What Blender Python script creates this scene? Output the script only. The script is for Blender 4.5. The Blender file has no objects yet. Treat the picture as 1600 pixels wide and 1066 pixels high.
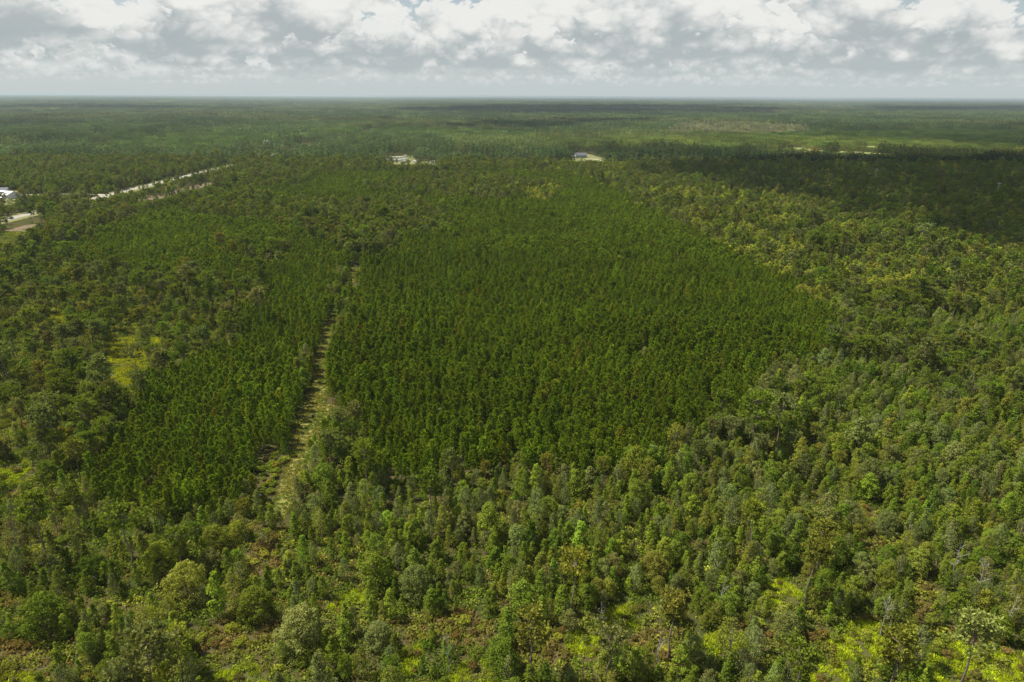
import bpy, math, random
import numpy as np
from mathutils import Matrix, Vector

sc = bpy.context.scene
COL = sc.collection
rng = np.random.default_rng(7)
random.seed(7)

# ------------------------------------------------------------------ camera
CAM_H = 100.0
FPX = 1066.7                      # focal length in pixels of the 1600 px wide photograph
PITCH = math.atan((533 - 150.1) / FPX)
ROLL = math.atan(9 / 1600)
_f = np.array([0, math.cos(PITCH), -math.sin(PITCH)])
_r0 = np.array([1.0, 0, 0])
_u0 = np.cross(_r0, _f)
_r = _r0 * math.cos(ROLL) + _u0 * math.sin(ROLL)
_u = -_r0 * math.sin(ROLL) + _u0 * math.cos(ROLL)
cam_d = bpy.data.cameras.new('camera')
cam_d.sensor_width = 36.0
cam_d.lens = 36.0 * FPX / 1600
cam_d.clip_start = 1.0
cam_d.clip_end = 200000.0
cam = bpy.data.objects.new('camera', cam_d)
cam.matrix_world = Matrix(((_r[0], _u[0], -_f[0], 0), (_r[1], _u[1], -_f[1], 0), (_r[2], _u[2], -_f[2], CAM_H), (0, 0, 0, 1)))
COL.objects.link(cam)
sc.camera = cam


def ground_at(x, y, z=0.0):
    """World position of a point of the photograph that lies at height z."""
    d = _f + _r * ((x - 800) / FPX) + _u * ((533 - y) / FPX)
    t = (z - CAM_H) / d[2]
    return d[0] * t, d[1] * t


def to_photo(X, Y, Z=0.0):
    v = np.stack([X, Y, np.zeros_like(X) + Z - CAM_H], -1)
    w = v @ _f
    return 800 + FPX * (v @ _r) / w, 533 - FPX * (v @ _u) / w


# ------------------------------------------------------------------ sun, sky, exposure
SUN_EL = math.radians(56)
SUN_DIR = np.array([-0.90, 0.20]) / math.hypot(0.90, 0.20)          # horizontal direction towards the sun
SUN = np.array([SUN_DIR[0] * math.cos(SUN_EL), SUN_DIR[1] * math.cos(SUN_EL), math.sin(SUN_EL)])
sun_d = bpy.data.lights.new('sun', 'SUN')
sun_d.energy = 5.0
sun_d.angle = math.radians(0.6)
sun_d.color = (1.0, 0.94, 0.82)
sun_o = bpy.data.objects.new('sun', sun_d)
sun_o.rotation_euler = Vector(SUN).to_track_quat('Z', 'Y').to_euler()
sun_o.location = (-300, 200, 1500)
COL.objects.link(sun_o)
sc.view_settings.view_transform = 'Standard'
sc.view_settings.look = 'None'
sc.view_settings.gamma = 1.0
sc.view_settings.exposure = 0.62
sc.cycles.max_bounces = 3
sc.cycles.diffuse_bounces = 2
sc.cycles.glossy_bounces = 1
sc.cycles.transmission_bounces = 2
sc.cycles.volume_bounces = 0
sc.cycles.use_denoising = True
sc.cycles.denoiser = 'OPENIMAGEDENOISE'
sc.cycles.denoising_input_passes = 'RGB_ALBEDO_NORMAL'
sc.cycles.denoising_prefilter = 'ACCURATE'
sc.cycles.use_adaptive_sampling = False
sc.cycles.caustics_reflective = False
sc.cycles.caustics_refractive = False


SKY_STRENGTH = 0.071


class NT:
    """Small helper to write node trees as expressions."""
    def __init__(s, tree):
        s.t = tree

    def n(s, typ, **kw):
        n = s.t.nodes.new(typ)
        for k, v in kw.items():
            setattr(n, k, v)
        return n

    def set(s, sock, v):
        if v is None:
            return
        if isinstance(v, bpy.types.NodeSocket):
            s.t.links.new(v, sock)
        else:
            sock.default_value = v

    def m(s, op, a, b=None, c=None, clamp=False):
        n = s.n('ShaderNodeMath', operation=op)
        n.use_clamp = clamp
        s.set(n.inputs[0], a)
        s.set(n.inputs[1], b)
        s.set(n.inputs[2], c)
        return n.outputs[0]

    def vec(s, x, y, z):
        n = s.n('ShaderNodeCombineXYZ')
        for i, v in enumerate((x, y, z)):
            s.set(n.inputs[i], v)
        return n.outputs[0]

    def noise(s, v, scale, detail=4, rough=0.5, dist=0.0, dim='3D'):
        n = s.n('ShaderNodeTexNoise', noise_dimensions=dim)
        s.set(n.inputs['Vector'], v)
        n.inputs['Scale'].default_value = scale
        n.inputs['Detail'].default_value = detail
        n.inputs['Roughness'].default_value = rough
        n.inputs['Distortion'].default_value = dist
        return n.outputs['Fac']

    def step(s, v, lo, hi, a=0.0, b=1.0):
        n = s.n('ShaderNodeMapRange', interpolation_type='SMOOTHSTEP')
        s.set(n.inputs['Value'], v)
        s.set(n.inputs['From Min'], lo)
        s.set(n.inputs['From Max'], hi)
        s.set(n.inputs['To Min'], a)
        s.set(n.inputs['To Max'], b)
        return n.outputs[0]

    def mix(s, fac, a, b, mode='MIX'):
        n = s.n('ShaderNodeMix', data_type='RGBA', blend_type=mode)
        s.set(n.inputs[0], fac)
        for k, v in ((6, a), (7, b)):
            if isinstance(v, tuple) and len(v) == 3:
                v = v + (1.0,)
            s.set(n.inputs[k], v)
        return n.outputs[2]


def build_world():
    w = bpy.data.worlds.new('World')
    sc.world = w
    w.use_nodes = True
    w.cycles.sampling_method = 'MANUAL'
    w.cycles.sample_map_resolution = 256
    t = NT(w.node_tree)
    for n in list(w.node_tree.nodes):
        w.node_tree.nodes.remove(n)
    out = t.n('ShaderNodeOutputWorld')
    bg = t.n('ShaderNodeBackground')
    bg.inputs['Strength'].default_value = SKY_STRENGTH
    sky = t.n('ShaderNodeTexSky', sky_type='NISHITA')
    sky.sun_disc = False
    sky.sun_elevation = SUN_EL
    sky.sun_rotation = math.atan2(SUN_DIR[0], SUN_DIR[1])
    sky.dust_density = 2.0
    sky.ozone_density = 1.0
    col = sky.outputs[0]
    tc = t.n('ShaderNodeTexCoord')
    sx = t.n('ShaderNodeSeparateXYZ')
    t.set(sx.inputs[0], tc.outputs['Generated'])
    x, y, z = sx.outputs
    hl = t.m('MAXIMUM', t.m('SQRT', t.m('ADD', t.m('MULTIPLY', x, x), t.m('MULTIPLY', y, y))), 0.02)
    te = t.m('DIVIDE', z, hl)                    # tangent of the elevation
    ux, uy = t.m('DIVIDE', x, hl), t.m('DIVIDE', y, hl)
    # pale, milky lower sky
    low = t.step(te, 0.0, 0.22, 1.0, 0.0)
    base_col = t.mix(t.m('MULTIPLY', low, 0.80), col, (5.75, 6.45, 6.55))
    col = base_col
    wob = t.noise(t.vec(ux, uy, 0.0), 2.6, 1)
    white, grey, hazec = (8.2, 8.1, 7.75), (3.3, 3.75, 3.9), (6.2, 6.7, 6.7)
    # banks of cumulus, far to near, as upright curtains at growing distance (km)
    for i, D in enumerate((42.0, 29.0, 21.0, 15.5, 11.8, 9.0)):
        dd = t.m('MULTIPLY', t.m('ADD', t.m('MULTIPLY', wob, 0.5), 0.75), D)
        hz = t.m('MULTIPLY', te, dd)
        P = t.vec(t.m('MULTIPLY_ADD', ux, D, i * 13.7), t.m('MULTIPLY_ADD', uy, D, i * 5.1), t.m('MULTIPLY', hz, 1.5))
        n1 = t.noise(P, 0.55, 7, 0.60, 0.1)
        vo = t.n('ShaderNodeTexVoronoi', voronoi_dimensions='3D', feature='F1', normalize=True)
        vo.inputs['Scale'].default_value = 1.75
        vo.inputs['Detail'].default_value = 3.0
        vo.inputs['Roughness'].default_value = 0.55
        vo.inputs['Randomness'].default_value = 1.0
        wp = t.n('ShaderNodeVectorMath', operation='ADD')
        t.set(wp.inputs[0], P)
        nv = t.n('ShaderNodeVectorMath', operation='SCALE')
        t.set(nv.inputs[0], t.vec(n1, n1, n1))
        nv.inputs['Scale'].default_value = 0.9
        t.set(wp.inputs[1], nv.outputs[0])
        t.set(vo.inputs['Vector'], wp.outputs[0])
        puff = t.m('SUBTRACT', 0.36, vo.outputs['Distance'])
        base = 0.56
        h = t.m('SUBTRACT', hz, base)
        f = t.m('MULTIPLY_ADD', puff, 0.55, n1)
        thr = t.m('MULTIPLY_ADD', t.m('MAXIMUM', h, 0.0), 0.125, 0.43)
        dens = t.step(t.m('SUBTRACT', f, thr), -0.006, 0.028)
        dens = t.m('MULTIPLY', dens, t.step(t.m('MULTIPLY_ADD', t.m('SUBTRACT', n1, 0.5), 0.5, h), -0.08, 0.07))
        deep = t.m('SUBTRACT', f, thr)
        lit = t.m('MULTIPLY_ADD', puff, 2.3, t.m('MULTIPLY', h, 0.70))
        lit = t.m('SUBTRACT', lit, t.m('MULTIPLY', deep, 0.75))
        lit = t.step(lit, 0.04, 0.52)
        c = t.mix(lit, grey, white)
        c = t.mix(1.0 - math.exp(-D / 42.0), c, hazec)
        dens = t.m('MULTIPLY', dens, 0.94 if D < 20 else (0.7 if D < 25 else 0.4))
        col = t.mix(dens, col, c)
    t.set(bg.inputs[0], col)
    # the same broken layer overhead
    zz = t.m('MAXIMUM', z, 0.05)
    po = t.vec(t.m('DIVIDE', x, zz), t.m('DIVIDE', y, zz), 0.0)
    no = t.noise(po, 1.1, 4, 0.55, 0.0)
    do = t.m('MULTIPLY', t.step(no, 0.46, 0.60), t.step(te, 0.10, 0.30))
    col2 = t.mix(t.m('MULTIPLY', do, 0.9), base_col, t.mix(t.step(no, 0.5, 0.72), white, grey))
    bg2 = t.n('ShaderNodeBackground')
    bg2.inputs['Strength'].default_value = SKY_STRENGTH
    t.set(bg2.inputs[0], col2)
    ms = t.n('ShaderNodeMixShader')
    up = t.m('MAXIMUM', t.step(te, 0.16, 0.30), t.m('LESS_THAN', te, 0.0))
    t.set(ms.inputs[0], up)
    t.set(ms.inputs[1], bg.outputs[0])
    t.set(ms.inputs[2], bg2.outputs[0])
    t.set(out.inputs[0], ms.outputs[0])


build_world()

# ------------------------------------------------------------------ small tools


def mat_new(name):
    m = bpy.data.materials.new(name)
    m.use_nodes = True
    for n in list(m.node_tree.nodes):
        m.node_tree.nodes.remove(n)
    return m, NT(m.node_tree)


def simple_mat(name, col, rough=0.7, metal=0.0, var=0.25, scale=2.0):
    m, t = mat_new(name)
    out = t.n('ShaderNodeOutputMaterial')
    b = t.n('ShaderNodeBsdfPrincipled')
    tc = t.n('ShaderNodeTexCoord')
    nz = t.noise(tc.outputs['Object'], scale, 5, 0.6)
    c = t.mix(nz, tuple(v * (1 - var) for v in col), tuple(min(1, v * (1 + var)) for v in col))
    t.set(b.inputs['Base Color'], c)
    b.inputs['Roughness'].default_value = rough
    b.inputs['Metallic'].default_value = metal
    t.set(out.inputs[0], b.outputs[0])
    return m


def leaf_mat(name, trans=0.35, spread=0.75):
    m, t = mat_new(name)
    out = t.n('ShaderNodeOutputMaterial')
    a = t.n('ShaderNodeAttribute', attribute_type='INSTANCER', attribute_name='tint')
    lv = t.n('ShaderNodeAttribute', attribute_type='GEOMETRY', attribute_name='leaf')
    k = t.m('ADD', t.m('MULTIPLY', lv.outputs['Fac'], spread), 1.0 - spread / 2)
    n = t.n('ShaderNodeVectorMath', operation='SCALE')
    t.set(n.inputs[0], a.outputs['Color'])
    t.set(n.inputs['Scale'], k)
    d = t.n('ShaderNodeBsdfDiffuse')
    t.set(d.inputs[0], n.outputs[0])
    tr = t.n('ShaderNodeBsdfTranslucent')
    warm = t.mix(1.0, n.outputs[0], (1.25, 1.15, 0.5), 'MULTIPLY')
    t.set(tr.inputs[0], warm)
    mx = t.n('ShaderNodeMixShader')
    mx.inputs[0].default_value = trans
    t.set(mx.inputs[1], d.outputs[0])
    t.set(mx.inputs[2], tr.outputs[0])
    t.set(out.inputs[0], mx.outputs[0])
    return m


M_LEAF = leaf_mat('broad_leaf')
M_NEEDLE = leaf_mat('pine_needle', 0.30, 0.8)
M_BARK = simple_mat('bark', (0.13, 0.10, 0.075), 0.9, 0, 0.4, 3)
M_PALE = simple_mat('pale_bark', (0.26, 0.23, 0.19), 0.9, 0, 0.35, 3)
M_PINEBARK = simple_mat('pine_bark', (0.17, 0.13, 0.10), 0.9, 0, 0.35, 3)
M_DEAD = simple_mat('dead_wood', (0.25, 0.235, 0.205), 0.85, 0, 0.3, 3)


class MB:
    """Collects vertices and faces for one mesh."""
    def __init__(s):
        s.v, s.f, s.mi, s.lf, s.k = [], [], [], [], 0

    def add(s, verts, faces, mi=0, leaf=0.5):
        verts = np.asarray(verts, float)
        s.v.append(verts)
        for f in faces:
            s.f.append([i + s.k for i in f])
        s.mi += [mi] * len(faces)
        s.lf += list(leaf) if hasattr(leaf, '__len__') else [leaf] * len(faces)
        s.k += len(verts)

    def tube(s, pts, rad, n=6, mi=0):
        pts = np.asarray(pts, float)
        V = []
        for i, p in enumerate(pts):
            d = pts[min(i + 1, len(pts) - 1)] - pts[max(i - 1, 0)]
            d /= np.linalg.norm(d) + 1e-9
            a = np.cross(d, (0, 0, 1.0) if abs(d[2]) < 0.9 else (1.0, 0, 0))
            a /= np.linalg.norm(a)
            b = np.cross(d, a)
            for k in range(n):
                an = 2 * math.pi * k / n
                V.append(p + rad[i] * (a * math.cos(an) + b * math.sin(an)))
        Fs = []
        for i in range(len(pts) - 1):
            for k in range(n):
                k2 = (k + 1) % n
                Fs.append((i * n + k, i * n + k2, (i + 1) * n + k2, (i + 1) * n + k))
        Fs.append(tuple(range((len(pts) - 1) * n, len(pts) * n)))
        s.add(V, Fs, mi)

    def box(s, x0, x1, y0, y1, z0, z1, mi=0):
        V = [(x, y, z) for z in (z0, z1) for y in (y0, y1) for x in (x0, x1)]
        s.add(V, [(0, 2, 3, 1), (4, 5, 7, 6), (0, 1, 5, 4), (2, 6, 7, 3), (0, 4, 6, 2), (1, 3, 7, 5)], mi)

    def quads(s, c, n, size, aspect=1.0, mi=0, leaf=None, g=rng):
        """Leaf faces: centres c, normals n."""
        N = len(c)
        n = n / (np.linalg.norm(n, axis=1, keepdims=True) + 1e-9)
        r = g.normal(size=(N, 3))
        a = np.cross(n, r)
        a /= np.linalg.norm(a, axis=1, keepdims=True) + 1e-9
        b = np.cross(n, a)
        sz = (size * g.uniform(0.65, 1.35, N))[:, None]
        a, b = a * sz * 0.5 * aspect, b * sz * 0.5
        k = g.uniform(0.6, 1.0, (N, 1))
        V = np.stack([c - a, c - b * k + a * 0.15, c + a, c + b * k + a * 0.1], 1).reshape(-1, 3)
        F = (np.arange(N) * 4)[:, None] + np.arange(4)
        s.add(V, F.tolist(), mi, g.uniform(0, 1, N) if leaf is None else leaf)

    def mesh(s, name, mats):
        me = bpy.data.meshes.new(name)
        v = np.concatenate(s.v)
        me.from_pydata(v.tolist(), [], s.f)
        me.polygons.foreach_set('material_index', s.mi)
        at = me.attributes.new('leaf', 'FLOAT', 'FACE')
        at.data.foreach_set('value', np.asarray(s.lf, np.float32))
        for m in mats:
            me.materials.append(m)
        me.update()
        return me


def unit(n, g=rng):
    v = g.normal(size=(n, 3))
    return v / np.linalg.norm(v, axis=1, keepdims=True)


def tag(o, label=None, cat=None, group=None, kind=None):
    for k, v in (('label', label), ('category', cat), ('group', group), ('kind', kind)):
        if v:
            o[k] = v
    return o


def link(name, me, parent=None):
    o = bpy.data.objects.new(name, me)
    if parent is not None:
        o.parent = parent
    COL.objects.link(o)
    return o


def empty(name, loc, rz=0.0, sc_=1.0):
    o = bpy.data.objects.new(name, None)
    o.empty_display_size = 0.5
    o.location = loc
    o.rotation_euler = (0, 0, rz)
    o.scale = (sc_,) * 3 if not hasattr(sc_, '__len__') else sc_
    COL.objects.link(o)
    return o


def inside(poly, X, Y):
    """Points in polygon (vectorised)."""
    poly = np.asarray(poly, float)
    res = np.zeros(X.shape, bool)
    x0, y0 = poly[-1]
    for x1, y1 in poly:
        cond = ((y1 > Y) != (y0 > Y))
        xi = (x0 - x1) * (Y - y1) / ((y0 - y1) if y0 != y1 else 1e-9) + x1
        res ^= cond & (X < xi)
        x0, y0 = x1, y1
    return res


def wpoly(pts, z=0.0):
    return np.array([ground_at(x, y, z) for x, y in pts])


def seg_dist(line, X, Y):
    d = np.full(X.shape, 1e9)
    for (ax, ay), (bx, by) in zip(line[:-1], line[1:]):
        vx, vy = bx - ax, by - ay
        t = np.clip(((X - ax) * vx + (Y - ay) * vy) / (vx * vx + vy * vy), 0, 1)
        d = np.minimum(d, np.hypot(X - ax - t * vx, Y - ay - t * vy))
    return d


def vnoise(X, Y, cell, seed=0):
    """Smooth value noise 0..1 on world positions."""
    x, y = X / cell, Y / cell
    ix, iy = np.floor(x).astype(np.int64), np.floor(y).astype(np.int64)
    fx, fy = x - ix, y - iy
    fx, fy = fx * fx * (3 - 2 * fx), fy * fy * (3 - 2 * fy)

    def h(a, b):
        v = (a * 374761393 + b * 668265263 + seed * 974634777) & 0x7fffffff
        v = ((v ^ (v >> 13)) * 1274126177) & 0x7fffffff
        return ((v ^ (v >> 16)) & 0xffff) / 65535.0
    return (h(ix, iy) * (1 - fx) + h(ix + 1, iy) * fx) * (1 - fy) + (h(ix, iy + 1) * (1 - fx) + h(ix + 1, iy + 1) * fx) * fy


# ------------------------------------------------------------------ the map of the place (ground positions in metres)
PLANT_MAIN = wpoly([(503, 752), (640, 752), (760, 742), (870, 724), (960, 700), (1040, 668), (1090, 645), (1180, 600), (1235, 548), (1330, 505),
                    (1290, 462), (1200, 420), (1130, 387), (1040, 340), (960, 300), (900, 268), (560, 267), (400, 270), (330, 292),
                    (255, 325), (90, 392), (300, 398), (500, 404), (552, 412), (560, 440), (535, 490), (520, 540), (512, 600), (530, 640), (500, 690)], 7)
PLANT_LEFT = wpoly([(202, 762), (338, 742), (405, 732), (452, 690), (482, 640), (496, 560), (508, 500), (540, 430), (515, 406), (300, 398), (110, 394),
                    (150, 408), (262, 422), (413, 456), (398, 524), (356, 539), (300, 569), (225, 602), (180, 655)], 7)
NATURAL_IN = [wpoly([(260, 322), (330, 300), (420, 308), (520, 318), (640, 316), (722, 332), (690, 352), (625, 382), (560, 398), (500, 372), (420, 346), (320, 336)], 8),
              wpoly([(560, 292), (640, 276), (720, 272), (880, 282), (870, 312), (760, 312), (640, 303)], 8),
              wpoly([(380, 262), (500, 268), (480, 286), (330, 298)], 8),
              wpoly([(340, 392), (420, 380), (470, 396), (420, 404)], 8)]
BARE_SPOTS = [wpoly(q) for q in (
    [(590, 742), (625, 735), (628, 745), (595, 752)], [(840, 724), (880, 715), (885, 724), (850, 732)], [(1080, 636), (1110, 622), (1118, 648), (1085, 655)],
    [(405, 712), (432, 700), (436, 718), (410, 728)], [(376, 606), (388, 600), (390, 612), (378, 615)], [(210, 775), (245, 768), (250, 782), (215, 788)],
    [(520, 632), (545, 630), (545, 645), (522, 646)], [(975, 575), (1000, 562), (1005, 578), (980, 588)], [(1195, 576), (1220, 568), (1222, 582), (1200, 588)])]
TRACK = [ground_at(*q) for q in ((432, 812), (452, 760), (476, 700), (488, 650), (502, 590), (510, 540), (522, 490), (545, 445), (556, 418))]
TRACK_W = [3.5, 5, 7.5, 7.5, 4.6, 3.6, 1.6, 3.2, 5.0]
NOOK = wpoly([(490, 662), (495, 630), (520, 632), (536, 655), (520, 672), (498, 680)])
SHRUB_AREA = wpoly([(385, 738), (425, 708), (452, 722), (446, 772), (415, 800), (398, 780)])
RUST = [wpoly(q) for q in (
    [(300, 1000), (350, 962), (405, 945), (445, 975), (425, 1015), (330, 1030)], [(598, 972), (720, 955), (775, 978), (750, 1010), (640, 1002)],
    [(0, 1005), (60, 1000), (80, 1040), (30, 1066), (-20, 1080)], [(955, 990), (1020, 975), (1062, 992), (1040, 1030), (970, 1022)],
    [(1225, 990), (1310, 990), (1290, 1022), (1215, 1012)], [(365, 885), (400, 850), (432, 828), (446, 860), (405, 905)],
    [(1342, 785), (1372, 800), (1382, 850), (1352, 835)], [(1412, 935), (1440, 890), (1462, 950), (1432, 985)], [(800, 1000), (880, 985), (890, 1030), (820, 1045)],
    [(1120, 975), (1180, 965), (1215, 1000), (1150, 1010)], [(1440, 985), (1500, 975), (1490, 1010), (1440, 1015)], [(-10, 925), (15, 925), (20, 950), (-10, 950)],
    [(340, 855), (366, 848), (372, 872), (350, 880)])]
LIME = [wpoly(q) for q in (
    [(920, 992), (948, 950), (1005, 936), (1022, 968), (985, 996)], [(880, 985), (940, 990), (932, 1030), (886, 1022)], [(1070, 996), (1150, 984), (1190, 1012), (1100, 1028)],
    [(1290, 985), (1350, 965), (1410, 998), (1355, 1045), (1296, 1025)], [(1440, 1012), (1515, 996), (1620, 1028), (1630, 1090), (1470, 1090)], [(700, 1040), (760, 1030), (790, 1080), (700, 1080)],
    [(1180, 925), (1225, 896), (1262, 935), (1210, 955)], [(1260, 1040), (1320, 1035), (1330, 1080), (1250, 1080)],
    [(618, 1015), (662, 1008), (655, 1055), (628, 1055)],
    [(510, 948), (540, 925), (580, 918), (575, 945), (530, 965)], [(320, 1050), (400, 1038), (425, 1080), (320, 1080)], [(0, 1050), (50, 1046), (60, 1080), (-10, 1080)],
    [(172, 530), (205, 527), (230, 560), (228, 605), (190, 622), (165, 600)], [(-5, 722), (45, 718), (52, 752), (10, 762), (-10, 750)],
    [(75, 492), (100, 488), (106, 512), (80, 518)], [(92, 672), (118, 670), (120, 690), (95, 695)], [(232, 528), (255, 524), (256, 545), (236, 548)], [(1412, 858), (1446, 862), (1430, 880)])]
ROAD = [(-428, 380), (-426, 568), (-424, 719), (-423, 1045), (-422, 1500), (-420, 2600)]
CLEARCUT = [wpoly([(-20, 385), (10, 360), (40, 352), (80, 347), (70, 354), (30, 370), (-10, 392)]),
            wpoly([(205, 314), (250, 303), (325, 284), (335, 289), (292, 299), (240, 314)])]
DRIVE = [ground_at(*q) for q in ((-20, 310), (30, 304.5), (80, 303.5), (125, 302.5), (165, 305))]
FIELDS = [wpoly([(1188, 232), (1225, 230), (1262, 231), (1290, 236), (1250, 239), (1205, 236)]), wpoly([(1270, 236), (1330, 236.5), (1392, 240.5), (1388, 244), (1320, 242)]),
          wpoly([(700, 239), (720, 238.5), (728, 241), (705, 242)]), wpoly([(1355, 228), (1372, 228), (1372, 231), (1355, 231)])]
PARK = wpoly([(596, 252), (602, 244), (645, 243), (650, 252), (690, 255), (688, 258), (620, 258)])
HOME_A = wpoly([(-30, 322), (-30, 298), (28, 298), (34, 308), (20, 320)])
HOME_B = wpoly([(890, 250), (896, 241), (920, 241), (945, 248), (940, 252), (905, 253)])

SAND_END = wpoly([(548, 452), (560, 452), (564, 414), (550, 414)])
VISTA = [np.array(q) for q in ([(-434, 530), (-434, 605), (-415, 605), (-415, 530)], [(-434, 690), (-434, 810), (-415, 810), (-415, 690)], [(-432, 825), (-432, 915), (-417, 915), (-417, 825)],
                               [(-432, 930), (-432, 1060), (-417, 1060), (-417, 930)])] + CLEARCUT + [HOME_A, HOME_B, PARK, wpoly([(30, 306), (70, 305), (70, 302), (30, 303)]), wpoly([(90, 304), (125, 303.5), (125, 301), (90, 301.5)])]

# ------------------------------------------------------------------ ground, track, roads


def ground_material():
    m, t = mat_new('forest_floor')
    out = t.n('ShaderNodeOutputMaterial')
    d = t.n('ShaderNodeBsdfDiffuse')
    tc = t.n('ShaderNodeTexCoord')
    p = tc.outputs['Object']
    n1 = t.noise(p, 0.09, 4)
    n2 = t.noise(p, 0.9, 5, 0.65)
    c = t.mix(t.step(n1, 0.4, 0.6), (0.045, 0.058, 0.016), (0.070, 0.058, 0.024))
    c = t.mix(t.step(n2, 0.45, 0.75), c, (0.095, 0.075, 0.035))
    t.set(d.inputs[0], c)
    t.set(out.inputs[0], d.outputs[0])
    return m


def cover_material(name, a, b, c3, s1=0.25, s2=2.5, rough=0.9):
    m, t = mat_new(name)
    out = t.n('ShaderNodeOutputMaterial')
    d = t.n('ShaderNodeBsdfPrincipled')
    d.inputs['Roughness'].default_value = rough
    d.inputs['Specular IOR Level'].default_value = 0.15
    tc = t.n('ShaderNodeTexCoord')
    p = tc.outputs['Object']
    c = t.mix(t.step(t.noise(p, s1, 5, 0.6), 0.38, 0.62), a, b)
    c = t.mix(t.step(t.noise(p, s2, 4, 0.6), 0.5, 0.72), c, c3)
    t.set(d.inputs['Base Color'], c)
    t.set(out.inputs[0], d.outputs[0])
    return m


def sheet(name, poly, z, mat, kind='structure', wob=0.0):
    """A flat patch of ground with an uneven outline."""
    poly = [tuple(p) for p in poly]
    pts = []
    n = len(poly)
    for i in range(n):
        (x0, y0), (x1, y1) = poly[i], poly[(i + 1) % n]
        L = math.hypot(x1 - x0, y1 - y0)
        k = max(1, int(L / 2.5)) if wob else 1
        k = min(k, 40)
        for j in range(k):
            t = j / k
            pts.append((x0 + (x1 - x0) * t + random.uniform(-wob, wob), y0 + (y1 - y0) * t + random.uniform(-wob, wob), z))
    me = bpy.data.meshes.new(name)
    me.from_pydata(pts, [], [list(range(len(pts)))])
    me.materials.append(mat)
    return tag(link(name, me), kind=kind)


def ribbon(name, line, width, z, mat, wob=0.0):
    line = np.array(line, float)
    W_ = width if hasattr(width, '__len__') else [width] * len(line)
    P, Q = [], []
    for i in range(len(line) - 1):
        k = max(1, int(np.hypot(*(line[i + 1] - line[i])) / (2.0 if wob else 40)))
        for j in range(k):
            P.append(line[i] + (line[i + 1] - line[i]) * j / k)
            Q.append(W_[i] + (W_[i + 1] - W_[i]) * j / k)
    P.append(line[-1])
    Q.append(W_[-1])
    V, F = [], []
    for i, p in enumerate(P):
        d = P[min(i + 1, len(P) - 1)] - P[max(i - 1, 0)]
        d = d / np.hypot(*d)
        nx, ny = -d[1], d[0]
        for s in (-0.5, 0.5):
            w = Q[i] * s + random.uniform(-wob, wob)
            V.append((p[0] + nx * w, p[1] + ny * w, z))
    for i in range(len(P) - 1):
        F.append((2 * i, 2 * i + 1, 2 * i + 3, 2 * i + 2))
    me = bpy.data.meshes.new(name)
    me.from_pydata(V, [], F)
    me.materials.append(mat)
    return tag(link(name, me), kind='structure')


R_FAR = 45000.0
gm = bpy.data.meshes.new('ground')
gm.from_pydata([(-R_FAR, -800, 0), (R_FAR, -800, 0), (R_FAR, R_FAR, 0), (-R_FAR, R_FAR, 0)], [], [(0, 1, 2, 3)])
gm.materials.append(ground_material())
tag(link('ground', gm), kind='structure')

M_TRACK = cover_material('track_grass', (0.22, 0.20, 0.055), (0.17, 0.175, 0.038), (0.27, 0.22, 0.095), 0.3, 2.0)
M_FIELD = cover_material('field_grass', (0.17, 0.22, 0.055), (0.23, 0.25, 0.08), (0.20, 0.20, 0.08), 0.02, 0.3)
M_LIME = cover_material('marsh_floor', (0.08, 0.09, 0.02), (0.06, 0.06, 0.018), (0.10, 0.08, 0.035), 1.2, 5.0)
M_RUST = cover_material('rust_floor', (0.085, 0.068, 0.022), (0.07, 0.066, 0.018), (0.115, 0.085, 0.038), 0.4, 2.0)
M_STRAW = cover_material('pine_straw_litter', (0.10, 0.062, 0.03), (0.06, 0.048, 0.02), (0.15, 0.09, 0.05), 0.9, 4.0)
M_CLAY = cover_material('cleared_clay', (0.17, 0.115, 0.08), (0.11, 0.10, 0.045), (0.24, 0.175, 0.13), 0.12, 0.8)
M_ROAD = cover_material('pale_asphalt', (0.27, 0.26, 0.235), (0.31, 0.295, 0.26), (0.24, 0.225, 0.20), 0.1, 1.0)
M_VERGE = cover_material('verge_grass', (0.14, 0.165, 0.045), (0.18, 0.175, 0.07), (0.24, 0.21, 0.12), 0.08, 0.6)
M_SAND = cover_material('sand', (0.38, 0.33, 0.24), (0.44, 0.39, 0.31), (0.32, 0.27, 0.19), 0.3, 2.0)

ribbon('grass_path', TRACK, TRACK_W, 0.012, M_TRACK, 0.5)
sheet('grass_path', NOOK, 0.008, M_TRACK, wob=0.4)
sheet('sand_path', [(TRACK[-1][0] + a, TRACK[-1][1] + b) for a, b in ((-2.6, -4), (2.4, -6), (3.0, 5), (-1.5, 6))], 0.02, M_SAND, wob=0.4)
for q in LIME:
    sheet('marsh_ground', q, 0.008, M_LIME, wob=0.8)
for q in RUST:
    sheet('shrubland_ground', q, 0.004, M_RUST, wob=0.8)
for q in BARE_SPOTS:
    sheet('litter_ground', q, 0.006, M_STRAW, wob=0.7)
for q in CLEARCUT:
    sheet('cleared_ground', q, 0.006, M_CLAY, wob=1.0)
for q in FIELDS:
    sheet('field', q, 0.006, M_FIELD, wob=2.0)
sheet('yard_ground', HOME_A, 0.006, M_VERGE, wob=1.0)
sheet('yard_ground', HOME_B, 0.006, M_VERGE, wob=1.0)
sheet('park_ground', PARK, 0.006, M_VERGE, wob=1.0)
ribbon('road_verge', ROAD, 24, 0.010, M_VERGE, 0.8)
ribbon('road', ROAD, 9.5, 0.020, M_ROAD)
M_LINE = simple_mat('road_paint', (0.75, 0.62, 0.18), 0.6)
ribbon('road_marking', ROAD, 0.3, 0.026, M_LINE)
ribbon('gravel_path', DRIVE, 7.0, 0.014, M_SAND, 0.4)
ribbon('gravel_path', [ground_at(*q) for q in ((915, 248), (930, 249), (942, 251))], 7.0, 0.014, M_SAND, 0.4)

# ------------------------------------------------------------------ tree prototypes


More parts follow.
